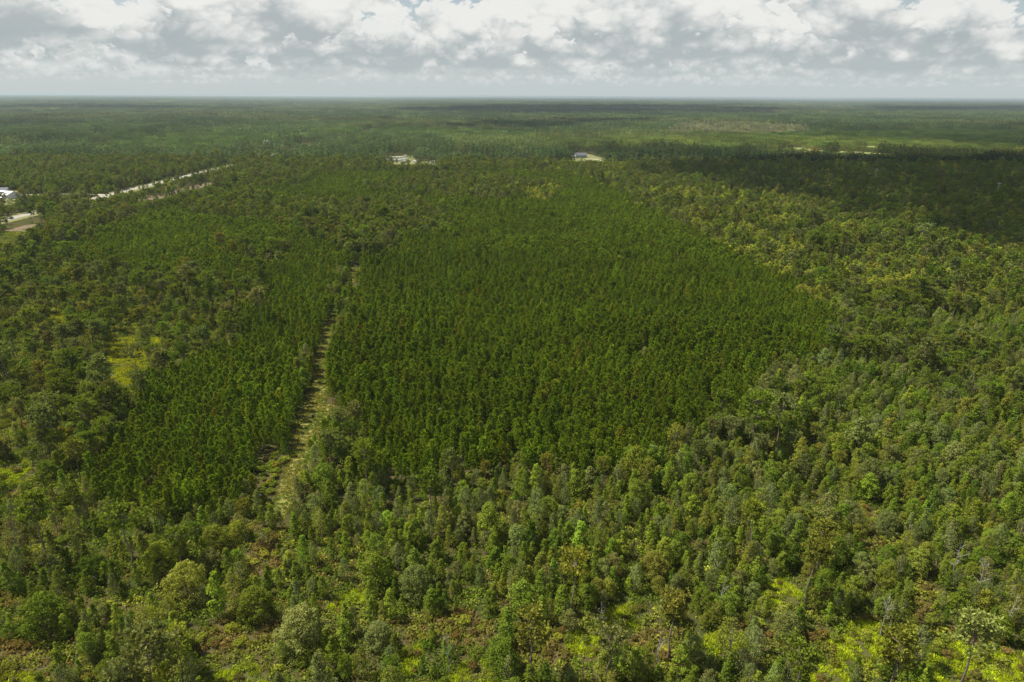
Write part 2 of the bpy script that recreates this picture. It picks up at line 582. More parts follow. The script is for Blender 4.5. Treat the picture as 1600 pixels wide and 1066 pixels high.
def trunk_tube(b, H, r0, lean, g, n=6, mi=0, top=0.25):
    k = 6
    bend = g.normal(0, lean, 2)
    pts = [(bend[0] * (i / k) ** 1.6 * H + g.normal(0, 0.012) * H * (i > 0), bend[1] * (i / k) ** 1.6 * H, -0.25 * (i == 0) + H * i / k) for i in range(k + 1)]
    rad = [r0 * (1.25 if i == 0 else 1 - (1 - top) * i / k) for i in range(k + 1)]
    b.tube(pts, rad, n, mi)
    return np.array(pts)


def at_height(pts, z):
    return np.array([np.interp(z, pts[:, 2], pts[:, i]) for i in range(3)])


def broadleaf(g, H, Wd, base, profile, n_cl, per, leaf, cl=(0.15, 0.26), wisp=0.0, limbs=7, r0=None):
    """Trunk and crown builders. profile(t): relative radius from crown base (0) to top (1)."""
    tb, cb = MB(), MB()
    r0 = r0 or 0.016 * H
    tp = trunk_tube(tb, H * 0.86, r0, 0.03, g)
    cents, rads = [], []
    for i in range(n_cl):
        t = (i + g.uniform(0, 1)) / n_cl
        rr = profile(t) * Wd / 2
        a = i * 2.39996 + g.normal(0, 0.5)
        q = rr * math.sqrt(g.uniform(0.25, 1.0)) * (1.3 if g.random() < 0.15 else 0.92)
        z = base * H + t * (1 - base) * H * 0.97
        ax = at_height(tp, min(z, H * 0.85))
        cents.append((ax[0] + math.cos(a) * q, ax[1] + math.sin(a) * q, z))
        rads.append(Wd * g.uniform(*cl) * (0.75 + 0.35 * profile(t)))
    cents, rads = np.array(cents), np.array(rads)
    for j in range(limbs):
        c = cents[g.integers(0, n_cl)]
        z0 = max(0.15 * H, c[2] - g.uniform(0.12, 0.3) * H)
        s = at_height(tp, min(z0, H * 0.8))
        mid = (s + c) / 2 + g.normal(0, 0.25, 3)
        tb.tube([s, mid, c + (0, 0, rads.mean() * wisp * 2)], [r0 * 0.45, r0 * 0.3, r0 * 0.1], 4)
    for c, R in zip(cents, rads):
        n = max(4, int(per * g.uniform(0.7, 1.3)))
        d = unit(n, g)
        d[:, 2] = np.where(d[:, 2] < -0.35, -d[:, 2] * 0.8, d[:, 2])
        out = d * R * g.uniform(0.55 if wisp else 0.72, 1.08, (n, 1)) * np.array([1, 1, 0.85])
        if wisp:
            out += g.normal(0, R * 0.3 * wisp, (n, 3))
        nn = d + unit(n, g) * 0.75 + np.array([0, 0, 0.35])
        cb.quads(c + out, nn, leaf, 1.25, 0, g=g)
    return tb, cb


def needle_tuft(b, c, axis, L, wid, n, g):
    d = unit(n, g) * 0.85 + np.asarray(axis)
    d /= np.linalg.norm(d, axis=1, keepdims=True)
    side = np.cross(d, unit(n, g))
    side /= np.linalg.norm(side, axis=1, keepdims=True) + 1e-9
    L_ = L * g.uniform(0.7, 1.25, (n, 1))
    a = np.asarray(c) + side * wid * 0.2
    V = np.stack([a - side * wid * 0.4, a + d * L_ * 0.6 - side * wid * 0.6, a + d * L_, a + d * L_ * 0.55 + side * wid * 0.6], 1).reshape(-1, 3)
    F = (np.arange(n) * 4)[:, None] + np.arange(4)
    b.add(V, F.tolist(), 0, g.uniform(0, 1, n))


def planted_pine(g, H, R, base, nb, nt, L, wid):
    tb, cb = MB(), MB()
    tp = trunk_tube(tb, H * 0.95, 0.11, 0.012, g, 5)
    for i in range(nb):
        t = (i + g.uniform(0, 1)) / nb
        z = H * (base + (1 - base) * t * 0.96)
        rr = R * (1 - t) ** 0.62 * (0.55 + 0.45 * min(1, t * 5)) * g.uniform(0.7, 1.12)
        a = i * 2.39996 + g.normal(0, 0.35)
        s = at_height(tp, min(z, H * 0.94))
        e = s + np.array([math.cos(a) * rr, math.sin(a) * rr, rr * (0.25 + 0.5 * t)])
        for k in range(nt):
            f = 1 - k / nt * 0.75
            c = s + (e - s) * f
            needle_tuft(cb, c, (math.cos(a) * 0.7, math.sin(a) * 0.7, 0.75), L * (1 if k == 0 else 0.85), wid, 5 if k == 0 else 4, g)
    for k in range(3):
        needle_tuft(cb, at_height(tp, H * 0.95) + (0, 0, -0.4 * k), (0, 0, 1.1), L * 1.1, wid, 6, g)
    return tb, cb


def wild_pine(g, H, R, base, nl, nt, L, wid):
    tb, cb = MB(), MB()
    r0 = 0.013 * H
    tp = trunk_tube(tb, H * 0.97, r0, 0.02, g, 6)
    for i in range(nl):
        t = (i + g.uniform(0, 1)) / nl
        z = H * (base + (1 - base) * t * 0.97)
        rr = R * (0.55 + 0.75 * math.sin(math.pi * min(1, 0.15 + t * 0.82))) * g.uniform(0.55, 1.1) * (1 - 0.55 * max(0, t - 0.75) / 0.25)
        a = i * 2.39996 + g.normal(0, 0.6)
        s = at_height(tp, min(z, H * 0.95))
        e = s + np.array([math.cos(a) * rr, math.sin(a) * rr, rr * g.uniform(0.1, 0.55)])
        tb.tube([s, (s + e) / 2 + (0, 0, -0.05 * rr), e], [r0 * 0.35, r0 * 0.25, r0 * 0.1], 4)
        for k in range(nt):
            f = g.uniform(0.45, 1.05)
            c = s + (e - s) * f + g.normal(0, 0.16 * R, 3) * np.array([1, 1, 0.55])
            needle_tuft(cb, c, (math.cos(a) * 0.3, math.sin(a) * 0.3, 0.75), L, wid, 6, g)
    return tb, cb


def dead_tree(g, H):
    tb, lb = MB(), MB()
    r0 = 0.013 * H
    tp = trunk_tube(tb, H, r0, 0.05, g, 6, 0, 0.15)
    for i in range(11):
        z = H * g.uniform(0.4, 0.97)
        a = g.uniform(0, 6.28)
        s = at_height(tp, z)
        q = g.uniform(0.10, 0.22) * H * (1.2 - 0.7 * z / H)
        e = s + np.array([math.cos(a) * q, math.sin(a) * q, q * g.uniform(0.2, 1.0)])
        m_ = (s + e) / 2 + g.normal(0, 0.1, 3)
        lb.tube([s, m_, e], [r0 * 0.42, r0 * 0.3, r0 * 0.1], 4)
        e2 = m_ + np.array([math.cos(a + 0.8) * q * 0.5, math.sin(a + 0.8) * q * 0.5, q * 0.4])
        lb.tube([m_, e2], [r0 * 0.25, r0 * 0.08], 4)
    return tb, lb


def shrub(g, R, Hh, n_cl, per, leaf):
    sb, cb = MB(), MB()
    for j in range(4):
        a = g.uniform(0, 6.28)
        sb.tube([(0, 0, -0.1), (math.cos(a) * R * 0.2, math.sin(a) * R * 0.2, Hh * 0.3), (math.cos(a) * R * 0.5, math.sin(a) * R * 0.5, Hh * 0.75)], [0.06, 0.045, 0.02], 4)
    for i in range(n_cl):
        a = i * 2.39996
        q = math.sqrt((i + 0.5) / n_cl) * R * 0.8
        z = Hh * (0.25 + 0.6 * g.uniform(0.3, 1) * math.sqrt(max(0.05, 1 - (q / R) ** 2)))
        Rc = R * g.uniform(0.22, 0.36)
        d = unit(per, g)
        d[:, 2] = np.abs(d[:, 2]) * 0.9 - 0.2
        cb.quads(np.array([math.cos(a) * q, math.sin(a) * q, z]) + d * Rc * g.uniform(0.7, 1.05, (per, 1)), d + unit(per, g) * 0.7 + (0, 0, 0.3), leaf, 1.2, 0, g=g)
    return sb, cb


def joined(tb, cb, name, mats):
    """Trunk and crown of one tree as one mesh, for the masses."""
    b = MB()
    b.v = [np.concatenate(cb.v)] + ([np.concatenate(tb.v)] if tb else [])
    b.f = list(cb.f) + ([[i + cb.k for i in f] for f in tb.f] if tb else [])
    b.mi = [0] * len(cb.f) + ([1] * len(tb.f) if tb else [])
    b.lf = cb.lf + (tb.lf if tb else [])
    return b.mesh(name, mats)


round_p = lambda t: math.sqrt(max(0.02, 1 - (2 * t - 0.85) ** 2 / 1.35)) * (1.0 if t < 0.85 else 0.8)
egg_p = lambda t: max(0.12, math.sin(math.pi * (0.16 + 0.84 * t)) ** 0.75)
col_p = lambda t: max(0.15, (0.55 + 0.45 * math.sin(math.pi * min(1, t * 1.25))) * (1 - 0.75 * t ** 3))
cone_p = lambda t: max(0.1, 1 - 0.85 * t)

KINDS = {}
G = np.random.default_rng(11)


def reg(kind, variants, low, bark, leafm, crown_name='crown'):
    """near variants (trunk mesh, crown mesh, joined mesh) and light variants for the distance."""
    near = []
    for i, (tb, cb) in enumerate(variants):
        near.append((tb.mesh(kind + '_trunk', [bark]), cb.mesh(kind + '_crown', [leafm]), joined(tb, cb, kind, [leafm, bark])))
    far = [joined(tb, cb, kind + '_light', [leafm, bark]) for tb, cb in low]
    KINDS[kind] = dict(near=near, far=far, crown=crown_name)


# heights here are for scale 1
reg('broadleaf_tree', [broadleaf(G, G.uniform(8.5, 10.5), G.uniform(5.2, 6.6), 0.16, (round_p, egg_p, cone_p)[i % 3], 58, 52, 0.31, cl=(0.08, 0.21)) for i in range(9)],
    [broadleaf(G, G.uniform(8.5, 10.5), G.uniform(5.2, 6.6), 0.2, (round_p, egg_p)[i % 2], 20, 18, 0.85, limbs=2) for i in range(5)], M_BARK, M_LEAF)
reg('bay_tree', [broadleaf(G, G.uniform(8, 10), G.uniform(2.6, 3.3), 0.10, col_p, 40, 42, 0.28, cl=(0.11, 0.28), limbs=3, r0=0.10) for i in range(6)],
    [broadleaf(G, G.uniform(8, 10), G.uniform(2.6, 3.3), 0.14, col_p, 14, 13, 0.75, cl=(0.2, 0.32), limbs=1, r0=0.10) for i in range(4)], M_PALE, M_LEAF)
reg('cypress_tree', [broadleaf(G, G.uniform(9.5, 12), G.uniform(4.0, 5.2), 0.22, (egg_p, cone_p)[i % 2], 46, 36, 0.26, cl=(0.09, 0.21), wisp=0.8, limbs=16, r0=0.15) for i in range(6)],
    [broadleaf(G, G.uniform(9.5, 12), G.uniform(4.0, 5.2), 0.22, (egg_p, cone_p)[i % 2], 18, 14, 0.68, cl=(0.15, 0.24), wisp=0.6, limbs=5, r0=0.15) for i in range(4)], M_PALE, M_LEAF)
reg('wild_pine', [wild_pine(G, G.uniform(14, 17), G.uniform(2.3, 3.0), (0.52, 0.6, 0.68)[i % 3], 30, 10, 0.66, 0.27) for i in range(6)],
    [wild_pine(G, G.uniform(14, 17), G.uniform(2.3, 3.0), 0.5, 18, 5, 1.0, 0.55) for i in range(4)], M_PINEBARK, M_NEEDLE)
reg('planted_pine', [planted_pine(G, G.uniform(9.5, 11), G.uniform(1.55, 1.9), 0.22, 50, 3, 0.66, 0.27) for i in range(6)],
    [planted_pine(G, G.uniform(9.5, 11), G.uniform(1.55, 1.9), 0.3, 24, 2, 0.95, 0.50) for i in range(5)], M_BARK, M_NEEDLE)
reg('round_shrub', [shrub(G, G.uniform(1.5, 2.0), G.uniform(1.8, 2.6), 18, 56, 0.23) for i in range(5)], [shrub(G, 1.8, 2.2, 9, 18, 0.55) for i in range(3)], M_BARK, M_LEAF, 'foliage')
reg('dome_tree', [broadleaf(G, G.uniform(8, 9), G.uniform(9.5, 11.5), 0.05, lambda t: math.sqrt(max(0.03, 1 - t * t * 0.93)), 120, 64, 0.29, cl=(0.055, 0.14), limbs=12, r0=0.22) for i in range(4)], [], M_BARK, M_LEAF)
DEADS = []
for i in range(5):
    a_, b_ = dead_tree(G, G.uniform(9, 13))
    DEADS.append((a_.mesh('dead_trunk', [M_DEAD]), b_.mesh('dead_limbs', [M_DEAD]), None))
KINDS['dead_tree'] = dict(near=DEADS, far=[], crown='limb_structure')

# ------------------------------------------------------------------ where everything grows
# foliage base colours by name (linear)
TINT = {
    'deep green': (0.095, 0.145, 0.016), 'mid green': (0.150, 0.205, 0.022), 'bright green': (0.205, 0.265, 0.026), 'grey-green': (0.175, 0.205, 0.056),
    'olive': (0.200, 0.220, 0.032), 'yellow-green': (0.285, 0.310, 0.036), 'russet': (0.195, 0.150, 0.042), 'pine green': (0.148, 0.212, 0.014)}


class Pts:
    """A growing table of plants: x, y, kind, tint name, scale."""
    def __init__(s):
        s.x, s.y, s.k, s.t, s.s = [], [], [], [], []

    def add(s, X, Y, k, t, S):
        X = np.atleast_1d(X)
        s.x.append(X)
        s.y.append(np.atleast_1d(Y))
        s.k.append(np.broadcast_to(np.asarray(k, object), X.shape))
        s.t.append(np.broadcast_to(np.asarray(t, object), X.shape))
        s.s.append(np.broadcast_to(np.asarray(S, float), X.shape))

    def arrays(s):
        return [np.concatenate(a) for a in (s.x, s.y, s.k, s.t, s.s)]


def in_wedge(X, Y, m=25.0):
    return (np.abs(X) < 0.80 * Y + m + 18) & (Y > 70)


def grid(x0, x1, y0, y1, cell, jit):
    gx, gy = np.arange(x0, x1, cell), np.arange(y0, y1, cell)
    X, Y = np.meshgrid(gx, gy)
    X = X + (np.arange(len(gy)) % 2)[:, None] * cell / 2
    X, Y = X.ravel(), Y.ravel()
    X = X + rng.uniform(-jit, jit, X.shape) * cell
    Y = Y + rng.uniform(-jit, jit, Y.shape) * cell
    k = in_wedge(X, Y)
    return X[k], Y[k]


def any_in(polys, X, Y):
    r = np.zeros(X.shape, bool)
    for q in polys:
        lo, hi = q.min(0), q.max(0)
        c = (X > lo[0]) & (X < hi[0]) & (Y > lo[1]) & (Y < hi[1])
        if c.any():
            r[c] |= inside(q, X[c], Y[c])
    return r


tr_line, tr_w = np.array(TRACK), TRACK_W


def blocked(X, Y, tall):
    """True where no tree of height tall stands: track, roads, yards; bare openings and the low growth in front of them."""
    b = seg_dist(TRACK, X, Y) < np.interp(Y, [p[1] for p in TRACK], TRACK_W) / 2 + 0.8
    b &= Y > TRACK[0][1] - 4
    b |= any_in([NOOK, HOME_A, HOME_B, PARK] + CLEARCUT + FIELDS, X, Y)
    b |= seg_dist(ROAD, X, Y) < 11
    b |= seg_dist(DRIVE, X, Y) < 5
    hit = any_in(RUST + LIME + BARE_SPOTS + [SHRUB_AREA], X, Y)
    soft, road = np.zeros(X.shape, bool), np.zeros(X.shape, bool)
    for e in (0.12, 0.25, 0.38, 0.5, 0.62, 0.75, 0.87, 1.0):
        f = 1 + tall / CAM_H * e
        if e < 0.7:
            soft |= any_in(RUST + LIME + [SAND_END], X * f, Y * f)
            soft |= (seg_dist(TRACK, X * f, Y * f) < 2.8) & (Y > TRACK[0][1] + 4) & (Y * f < TRACK[4][1])
        road |= any_in(VISTA, X * f, Y * f)
    return b | (hit & (rng.random(X.shape) < 0.96)) | (soft & (rng.random(X.shape) < 0.84)) | (road & (rng.random(X.shape) < 0.93))


pts = Pts()
NEAR_END = 1080.0

# planted rows
rd = np.array([-0.118, 0.993])
rn = np.array([rd[1], -rd[0]])
uu, vv = np.meshgrid(np.arange(-900, 700, 2.7), np.arange(60, 1150, 2.3))
uu, vv = uu.ravel(), vv.ravel()
loose = np.where(uu < -62 - 0.02 * vv, 0.55, 1.35)
vv = vv + rng.normal(0, 0.55, vv.shape) * loose
uu = uu + rng.normal(0, 0.42, uu.shape) * loose
uu = uu + 2.2 * (vnoise(uu, vv, 40, 90) - 0.5)
PX, PY = uu * rn[0] + vv * rd[0], uu * rn[1] + vv * rd[1]
k = in_wedge(PX, PY)
PX, PY = PX[k], PY[k]
wobx, woby = PX + 24 * (vnoise(PX, PY, 26, 3) - 0.5) + 5 * (vnoise(PX, PY, 6, 5) - 0.5), PY + 24 * (vnoise(PX, PY, 26, 4) - 0.5) + 5 * (vnoise(PX, PY, 6, 6) - 0.5)
is_pl = (inside(PLANT_MAIN, wobx, woby) | inside(PLANT_LEFT, wobx, woby)) & ~any_in(NATURAL_IN, wobx, woby)
PX, PY = PX[is_pl], PY[is_pl]
b = blocked(PX, PY, 10.0) | (rng.random(PX.shape) < 0.05)
PX, PY = PX[~b], PY[~b]
ps = rng.normal(1.0, 0.14, PX.shape).clip(0.55, 1.4) * (0.67 + 0.26 * vnoise(PX, PY, 45, 8))
thin = vnoise(PX, PY, 8, 21) + 0.25 * vnoise(PX, PY, 70, 22) > 1.06
PX, PY, ps = PX[~thin], PY[~thin], ps[~thin]
pts.add(PX, PY, 'planted_pine', 'pine green', ps)

# natural growth
X, Y = grid(-900, 900, 70, NEAR_END, 2.95, 0.40)
_p = to_photo(X, Y)[1]
_k = (_p > 600) | (rng.random(X.shape) < 0.86)
X, Y = X[_k], Y[_k]
wobx, woby = X + 24 * (vnoise(X, Y, 26, 3) - 0.5) + 5 * (vnoise(X, Y, 6, 5) - 0.5), Y + 24 * (vnoise(X, Y, 26, 4) - 0.5) + 5 * (vnoise(X, Y, 6, 6) - 0.5)
pl = (inside(PLANT_MAIN, wobx, woby) | inside(PLANT_LEFT, wobx, woby)) & ~any_in(NATURAL_IN, wobx, woby)
# strays of broadleaf inside the planted block
stray = pl & (vnoise(X, Y, 11, 31) > 0.955)
X, Y, stray = X[~pl | stray], Y[~pl | stray], stray[~pl | stray]
px, py = to_photo(X, Y)
u = rng.random(X.shape)
c1, c2, c3 = vnoise(X, Y, 26, 40), vnoise(X, Y, 60, 41), vnoise(X, Y, 13, 42)
kind = np.full(X.shape, 'broadleaf_tree', object)
left_wet = (px < 440) & (py > 385) & (py < 770)
bottom = (py >= 770)
lower_right = (py >= 500) & (py < 770) & (px > 480)
upper_right = (py < 500) & (px > 820)
inner = (py < 420) & (px <= 820)
# left wetland: open pines over shrubs
q = left_wet
kind[q] = np.where(u[q] < 0.52, 'wild_pine', np.where(u[q] < 0.66, 'cypress_tree', np.where(u[q] < 0.84, 'round_shrub', 'broadleaf_tree')))
q = bottom
sel = u + 0.75 * (c1 - 0.5)
kind[q] = np.where(sel[q] < 0.22, 'broadleaf_tree', np.where(sel[q] < 0.60, 'bay_tree', np.where(sel[q] < 0.93, 'cypress_tree', np.where(sel[q] < 1.02, 'round_shrub', 'wild_pine'))))
q = lower_right
kind[q] = np.where(sel[q] < 0.42, 'broadleaf_tree', np.where(sel[q] < 0.62, 'bay_tree', np.where(sel[q] < 0.93, 'cypress_tree', 'wild_pine')))
q = upper_right
kind[q] = np.where(sel[q] < 0.50, 'broadleaf_tree', np.where(sel[q] < 0.72, 'cypress_tree', 'wild_pine'))
q = inner
kind[q] = np.where(sel[q] < 0.38, 'broadleaf_tree', np.where(sel[q] < 0.5, 'cypress_tree', 'wild_pine'))
kind[stray] = 'broadleaf_tree'
# colours
v = rng.random(X.shape)
w = 0.6 * v + 0.4 * c2 + 0.07 * bottom
tn = np.where(w < 0.26, 'deep green', np.where(w < 0.55, 'mid green', np.where(w < 0.70, 'grey-green', np.where(w < 0.80, 'olive', np.where(w < 0.90, 'bright green', 'yellow-green'))))).astype(object)
q = upper_right
tn[q] = np.where(w[q] < 0.20, 'mid green', np.where(w[q] < 0.28, 'grey-green', np.where(w[q] < 0.48, 'olive', np.where(w[q] < 0.62, 'bright green', 'yellow-green'))))
q = left_wet | inner
tn[q] = np.where(w[q] < 0.20, 'deep green', np.where(w[q] < 0.55, 'mid green', np.where(w[q] < 0.64, 'grey-green', np.where(w[q] < 0.74, 'olive', np.where(w[q] < 0.88, 'bright green', 'yellow-green')))))
is_c = (kind == 'cypress_tree') & ~upper_right
tn[is_c] = np.where(v[is_c] < 0.62, 'grey-green', np.where(v[is_c] < 0.86, 'olive', 'mid green'))
is_b = kind == 'bay_tree'
tn[is_b] = np.where(v[is_b] < 0.5, 'mid green', np.where(v[is_b] < 0.86, 'bright green', 'deep green'))
is_w = kind == 'wild_pine'
tn[is_w] = np.where(v[is_w] < 0.55, 'mid green', np.where(v[is_w] < 0.88, 'grey-green', 'olive'))
is_s = kind == 'round_shrub'
tn[is_s] = np.where(v[is_s] < 0.3, 'olive', np.where(v[is_s] < 0.6, 'mid green', np.where(v[is_s] < 0.85, 'deep green', 'yellow-green')))
S = np.exp(rng.normal(0, 0.22, X.shape)) * np.where(bottom, 0.56, np.where(lower_right, 0.62, 0.66)) * np.where(kind == 'bay_tree', 1.12, 1.0) * (0.82 + 0.36 * c3)
S[kind == 'round_shrub'] *= 1.25
S[left_wet & (kind == 'wild_pine')] *= 1.05
tall = np.where(kind == 'wild_pine', 15.5, np.where(kind == 'round_shrub', 2.0, 9.8)) * S
keep = ~blocked(X, Y, tall)
keep &= ~(left_wet & (rng.random(X.shape) < 0.55)) & ~(bottom & (rng.random(X.shape) < 0.22)) & ~(upper_right & (rng.random(X.shape) < 0.22))
# wild pines stand apart in the lower swamp
keep &= ~(bottom & (kind == 'wild_pine') & (rng.random(X.shape) < 0.55))
pts.add(X[keep], Y[keep], kind[keep], tn[keep], S[keep])

# a few that stand out in the photograph, given by the picture position of their tops: (px, py, kind, tint, scale, height)
for (a, c, kd, tt, s_, hh) in [
        (1530, 968, 'wild_pine', 'grey-green', 1.12, 17), (830, 958, 'wild_pine', 'olive', 1.0, 15.5), (898, 868, 'wild_pine', 'yellow-green', 0.95, 15), (1272, 858, 'wild_pine', 'olive', 1.0, 15),
        (1182, 792, 'wild_pine', 'yellow-green', 0.9, 14), (1408, 1000, 'wild_pine', 'olive', 1.05, 15), (955, 985, 'wild_pine', 'grey-green', 0.85, 13), (1290, 820, 'wild_pine', 'olive', 0.9, 14), (1052, 938, 'wild_pine', 'olive', 0.95, 14),
        (60, 640, 'wild_pine', 'grey-green', 1.1, 17), (150, 560, 'wild_pine', 'grey-green', 1.1, 17), (120, 620, 'wild_pine', 'mid green', 1.1, 17), (50, 778, 'wild_pine', 'mid green', 1.1, 17), (190, 800, 'wild_pine', 'mid green', 1.05, 16), (205, 545, 'wild_pine', 'grey-green', 1.0, 15),
        (400, 455, 'wild_pine', 'grey-green', 1.25, 19), (320, 425, 'wild_pine', 'mid green', 1.2, 18), (670, 730, 'wild_pine', 'mid green', 1.05, 16), (270, 990, 'wild_pine', 'yellow-green', 0.8, 12),
        (245, 852, 'dome_tree', 'bright green', 0.72, 6), (330, 826, 'dome_tree', 'yellow-green', 0.72, 6), (285, 885, 'dome_tree', 'olive', 0.95, 8), (325, 860, 'dome_tree', 'grey-green', 0.68, 6), (395, 925, 'dome_tree', 'mid green', 0.80, 6.5),
        (465, 955, 'dome_tree', 'grey-green', 0.95, 8), (60, 935, 'dome_tree', 'mid green', 0.95, 8), (650, 890, 'dome_tree', 'grey-green', 0.8, 7), (1025, 862, 'dome_tree', 'olive', 0.72, 7), (370, 815, 'dome_tree', 'bright green', 0.55, 5), (140, 870, 'dome_tree', 'deep green', 0.7, 6),
        (590, 975, 'dome_tree', 'grey-green', 0.62, 5.5), (1235, 960, 'dome_tree', 'grey-green', 0.62, 5.5), (1390, 800, 'dome_tree', 'grey-green', 0.65, 6), (190, 1030, 'dome_tree', 'grey-green', 0.6, 5), (1100, 920, 'dome_tree', 'mid green', 0.5, 5),
        (870, 595, 'dome_tree', 'yellow-green', 0.7, 6), (900, 620, 'dome_tree', 'olive', 0.5, 5), (1275, 232, 'dome_tree', 'russet', 1.9, 16), (1330, 233, 'dome_tree', 'deep green', 1.6, 13), (897, 340, 'dome_tree', 'olive', 0.9, 8)]:
    xx, yy = ground_at(a, c, hh)
    pts.add(xx, yy, kd, tt, s_)
DX, DY = [], []
for (a, c, hh) in [(1500, 850, 11), (1545, 870, 12), (700, 985, 10), (1030, 990, 9), (160, 600, 11), (1390, 930, 10), (1130, 905, 9), (410, 830, 5), (1585, 930, 9), (945, 940, 8)]:
    xx, yy = ground_at(a, c, hh)
    pts.add(xx, yy, 'dead_tree', 'bare', hh / 11.0)

# shrubs in the rust openings and along the track
X, Y = grid(-140, 160, 74, 220, 2.1, 0.42)
q = any_in(RUST + LIME, X, Y) | inside(SHRUB_AREA, X, Y)
X, Y = X[q], Y[q]
inr, ins = any_in(RUST, X, Y) & ~any_in(LIME, X, Y), inside(SHRUB_AREA, X, Y)
v = rng.random(X.shape)
keep = np.where(inr, v < 0.7, np.where(ins, v < 0.85, v < 0.26)) & ~(seg_dist(TRACK, X, Y) < 3)
w = rng.random(X.shape)
tt = np.where(ins, np.where(w < 0.7, 'bright green', 'yellow-green'), np.where(w < 0.4, 'russet', np.where(w < 0.8, 'olive', 'yellow-green'))).astype(object)
pts.add(X[keep], Y[keep], 'round_shrub', tt[keep], rng.uniform(0.35, 0.75, keep.sum()))

AX, AY, AK, AT, AS = pts.arrays()
# nothing grows into the big domes
dm = AK == 'dome_tree'
bad = np.zeros(AX.shape, bool)
for xx, yy, ss in zip(AX[dm], AY[dm], AS[dm]):
    bad |= (~dm) & (np.hypot(AX - xx, AY - yy) < 4.6 * ss) & (AK != 'dead_tree')
    fr = 1 - 0.06
    bad |= (~dm) & (AK != 'dead_tree') & (np.hypot(AX - xx * fr, AY - yy * fr) < 4.2 * ss) & (rng.random(AX.shape) < 0.8)
AX, AY, AK, AT, AS = [a[~bad] for a in (AX, AY, AK, AT, AS)]
AR = rng.uniform(0, 2 * math.pi, AX.shape)
AV = rng.integers(0, 1000, AX.shape)
HEIGHT = {'broadleaf_tree': 9.5, 'bay_tree': 9, 'cypress_tree': 10.7, 'wild_pine': 15.5, 'planted_pine': 10.2, 'round_shrub': 2.2, 'dome_tree': 8.5, 'dead_tree': 11}
CROWN = {'broadleaf_tree': 5.9, 'bay_tree': 3.0, 'cypress_tree': 4.6, 'wild_pine': 5.2, 'planted_pine': 3.4, 'round_shrub': 3.5, 'dome_tree': 10.5, 'dead_tree': 3}

# colour of each plant: its named tint with a little variation of its own
tint = np.array([TINT.get(t, (0.1, 0.1, 0.1)) for t in AT])
_pp = AK == 'planted_pine'
tint[_pp] *= (0.80 + 0.40 * (0.6 * vnoise(AX, AY, 34, 91) + 0.4 * vnoise(AX, AY, 9, 92)))[_pp][:, None]
tint[_pp & (rng.random(len(AX)) < 0.02)] *= (1.35, 1.05, 1.3)
tint = tint * np.exp(rng.normal(0, 0.14, (len(AX), 1))) * np.exp(rng.normal(0, 0.05, (len(AX), 3)))


# ------------------------------------------------------------------ masses made of many plants


def mass(name, label, meshes, X, Y, Z, var, scl, rot, col, kind='stuff', tilt=None):
    n = len(X)
    me = bpy.data.meshes.new(name)
    me.vertices.add(n)
    me.vertices.foreach_set('co', np.stack([X, Y, np.zeros(n) + Z], -1).astype(np.float32).ravel())
    scl = np.asarray(scl, np.float32)
    if scl.ndim == 1:
        scl = np.stack([scl] * 3, -1)
    for nm, typ, key, arr in (('pick', 'INT', 'value', np.asarray(var, np.int32)), ('size', 'FLOAT_VECTOR', 'vector', scl.ravel()),
                              ('turn', 'FLOAT', 'value', np.asarray(rot, np.float32)),
                              ('tint', 'FLOAT_COLOR', 'color', np.concatenate([col, np.ones((n, 1))], 1).astype(np.float32).ravel())):
        at = me.attributes.new(nm, typ, 'POINT')
        at.data.foreach_set(key, arr)
    o = link(name, me)
    ng = bpy.data.node_groups.new(name, 'GeometryNodeTree')
    ng.interface.new_socket('Geometry', in_out='INPUT', socket_type='NodeSocketGeometry')
    ng.interface.new_socket('Geometry', in_out='OUTPUT', socket_type='NodeSocketGeometry')
    N, L = ng.nodes, ng.links.new
    gi, go, iop, g2i = N.new('NodeGroupInput'), N.new('NodeGroupOutput'), N.new('GeometryNodeInstanceOnPoints'), N.new('GeometryNodeGeometryToInstance')
    for m in reversed(meshes):
        so = bpy.data.objects.new(name + '_kind', m)
        oi = N.new('GeometryNodeObjectInfo')
        oi.inputs['Object'].default_value = so
        L(oi.outputs['Geometry'], g2i.inputs[0])

    def attr(nm, typ):
        a = N.new('GeometryNodeInputNamedAttribute')
        a.data_type = typ
        a.inputs['Name'].default_value = nm
        return a.outputs['Attribute']
    L(gi.outputs[0], iop.inputs['Points'])
    L(g2i.outputs[0], iop.inputs['Instance'])
    iop.inputs['Pick Instance'].default_value = True
    L(attr('pick', 'INT'), iop.inputs['Instance Index'])
    L(attr('size', 'FLOAT_VECTOR'), iop.inputs['Scale'])
    cx = N.new('ShaderNodeCombineXYZ')
    L(attr('turn', 'FLOAT'), cx.inputs[2])
    L(cx.outputs[0], iop.inputs['Rotation'])
    L(iop.outputs[0], go.inputs[0])
    md = o.modifiers.new('scatter', 'NODES')
    md.node_group = ng
    return tag(o, label=label, kind=kind)


# ------------------------------------------------------------------ single plants: the 300 of each kind that show largest
qx, qy = to_photo(AX, AY, np.array([HEIGHT[k] for k in AK]) * AS * 0.75)
DIST = np.sqrt(AX ** 2 + AY ** 2 + CAM_H ** 2)
size_px = np.array([CROWN[k] for k in AK]) * AS / DIST
in_frame = (qx > -8) & (qx < 1608) & (qy > 0) & (qy < 1078)
single = np.zeros(AX.shape, bool)
for kd in KINDS:
    idx = np.where((AK == kd) & in_frame)[0]
    idx = idx[np.argsort(-size_px[idx])][:300]
    single[idx] = True

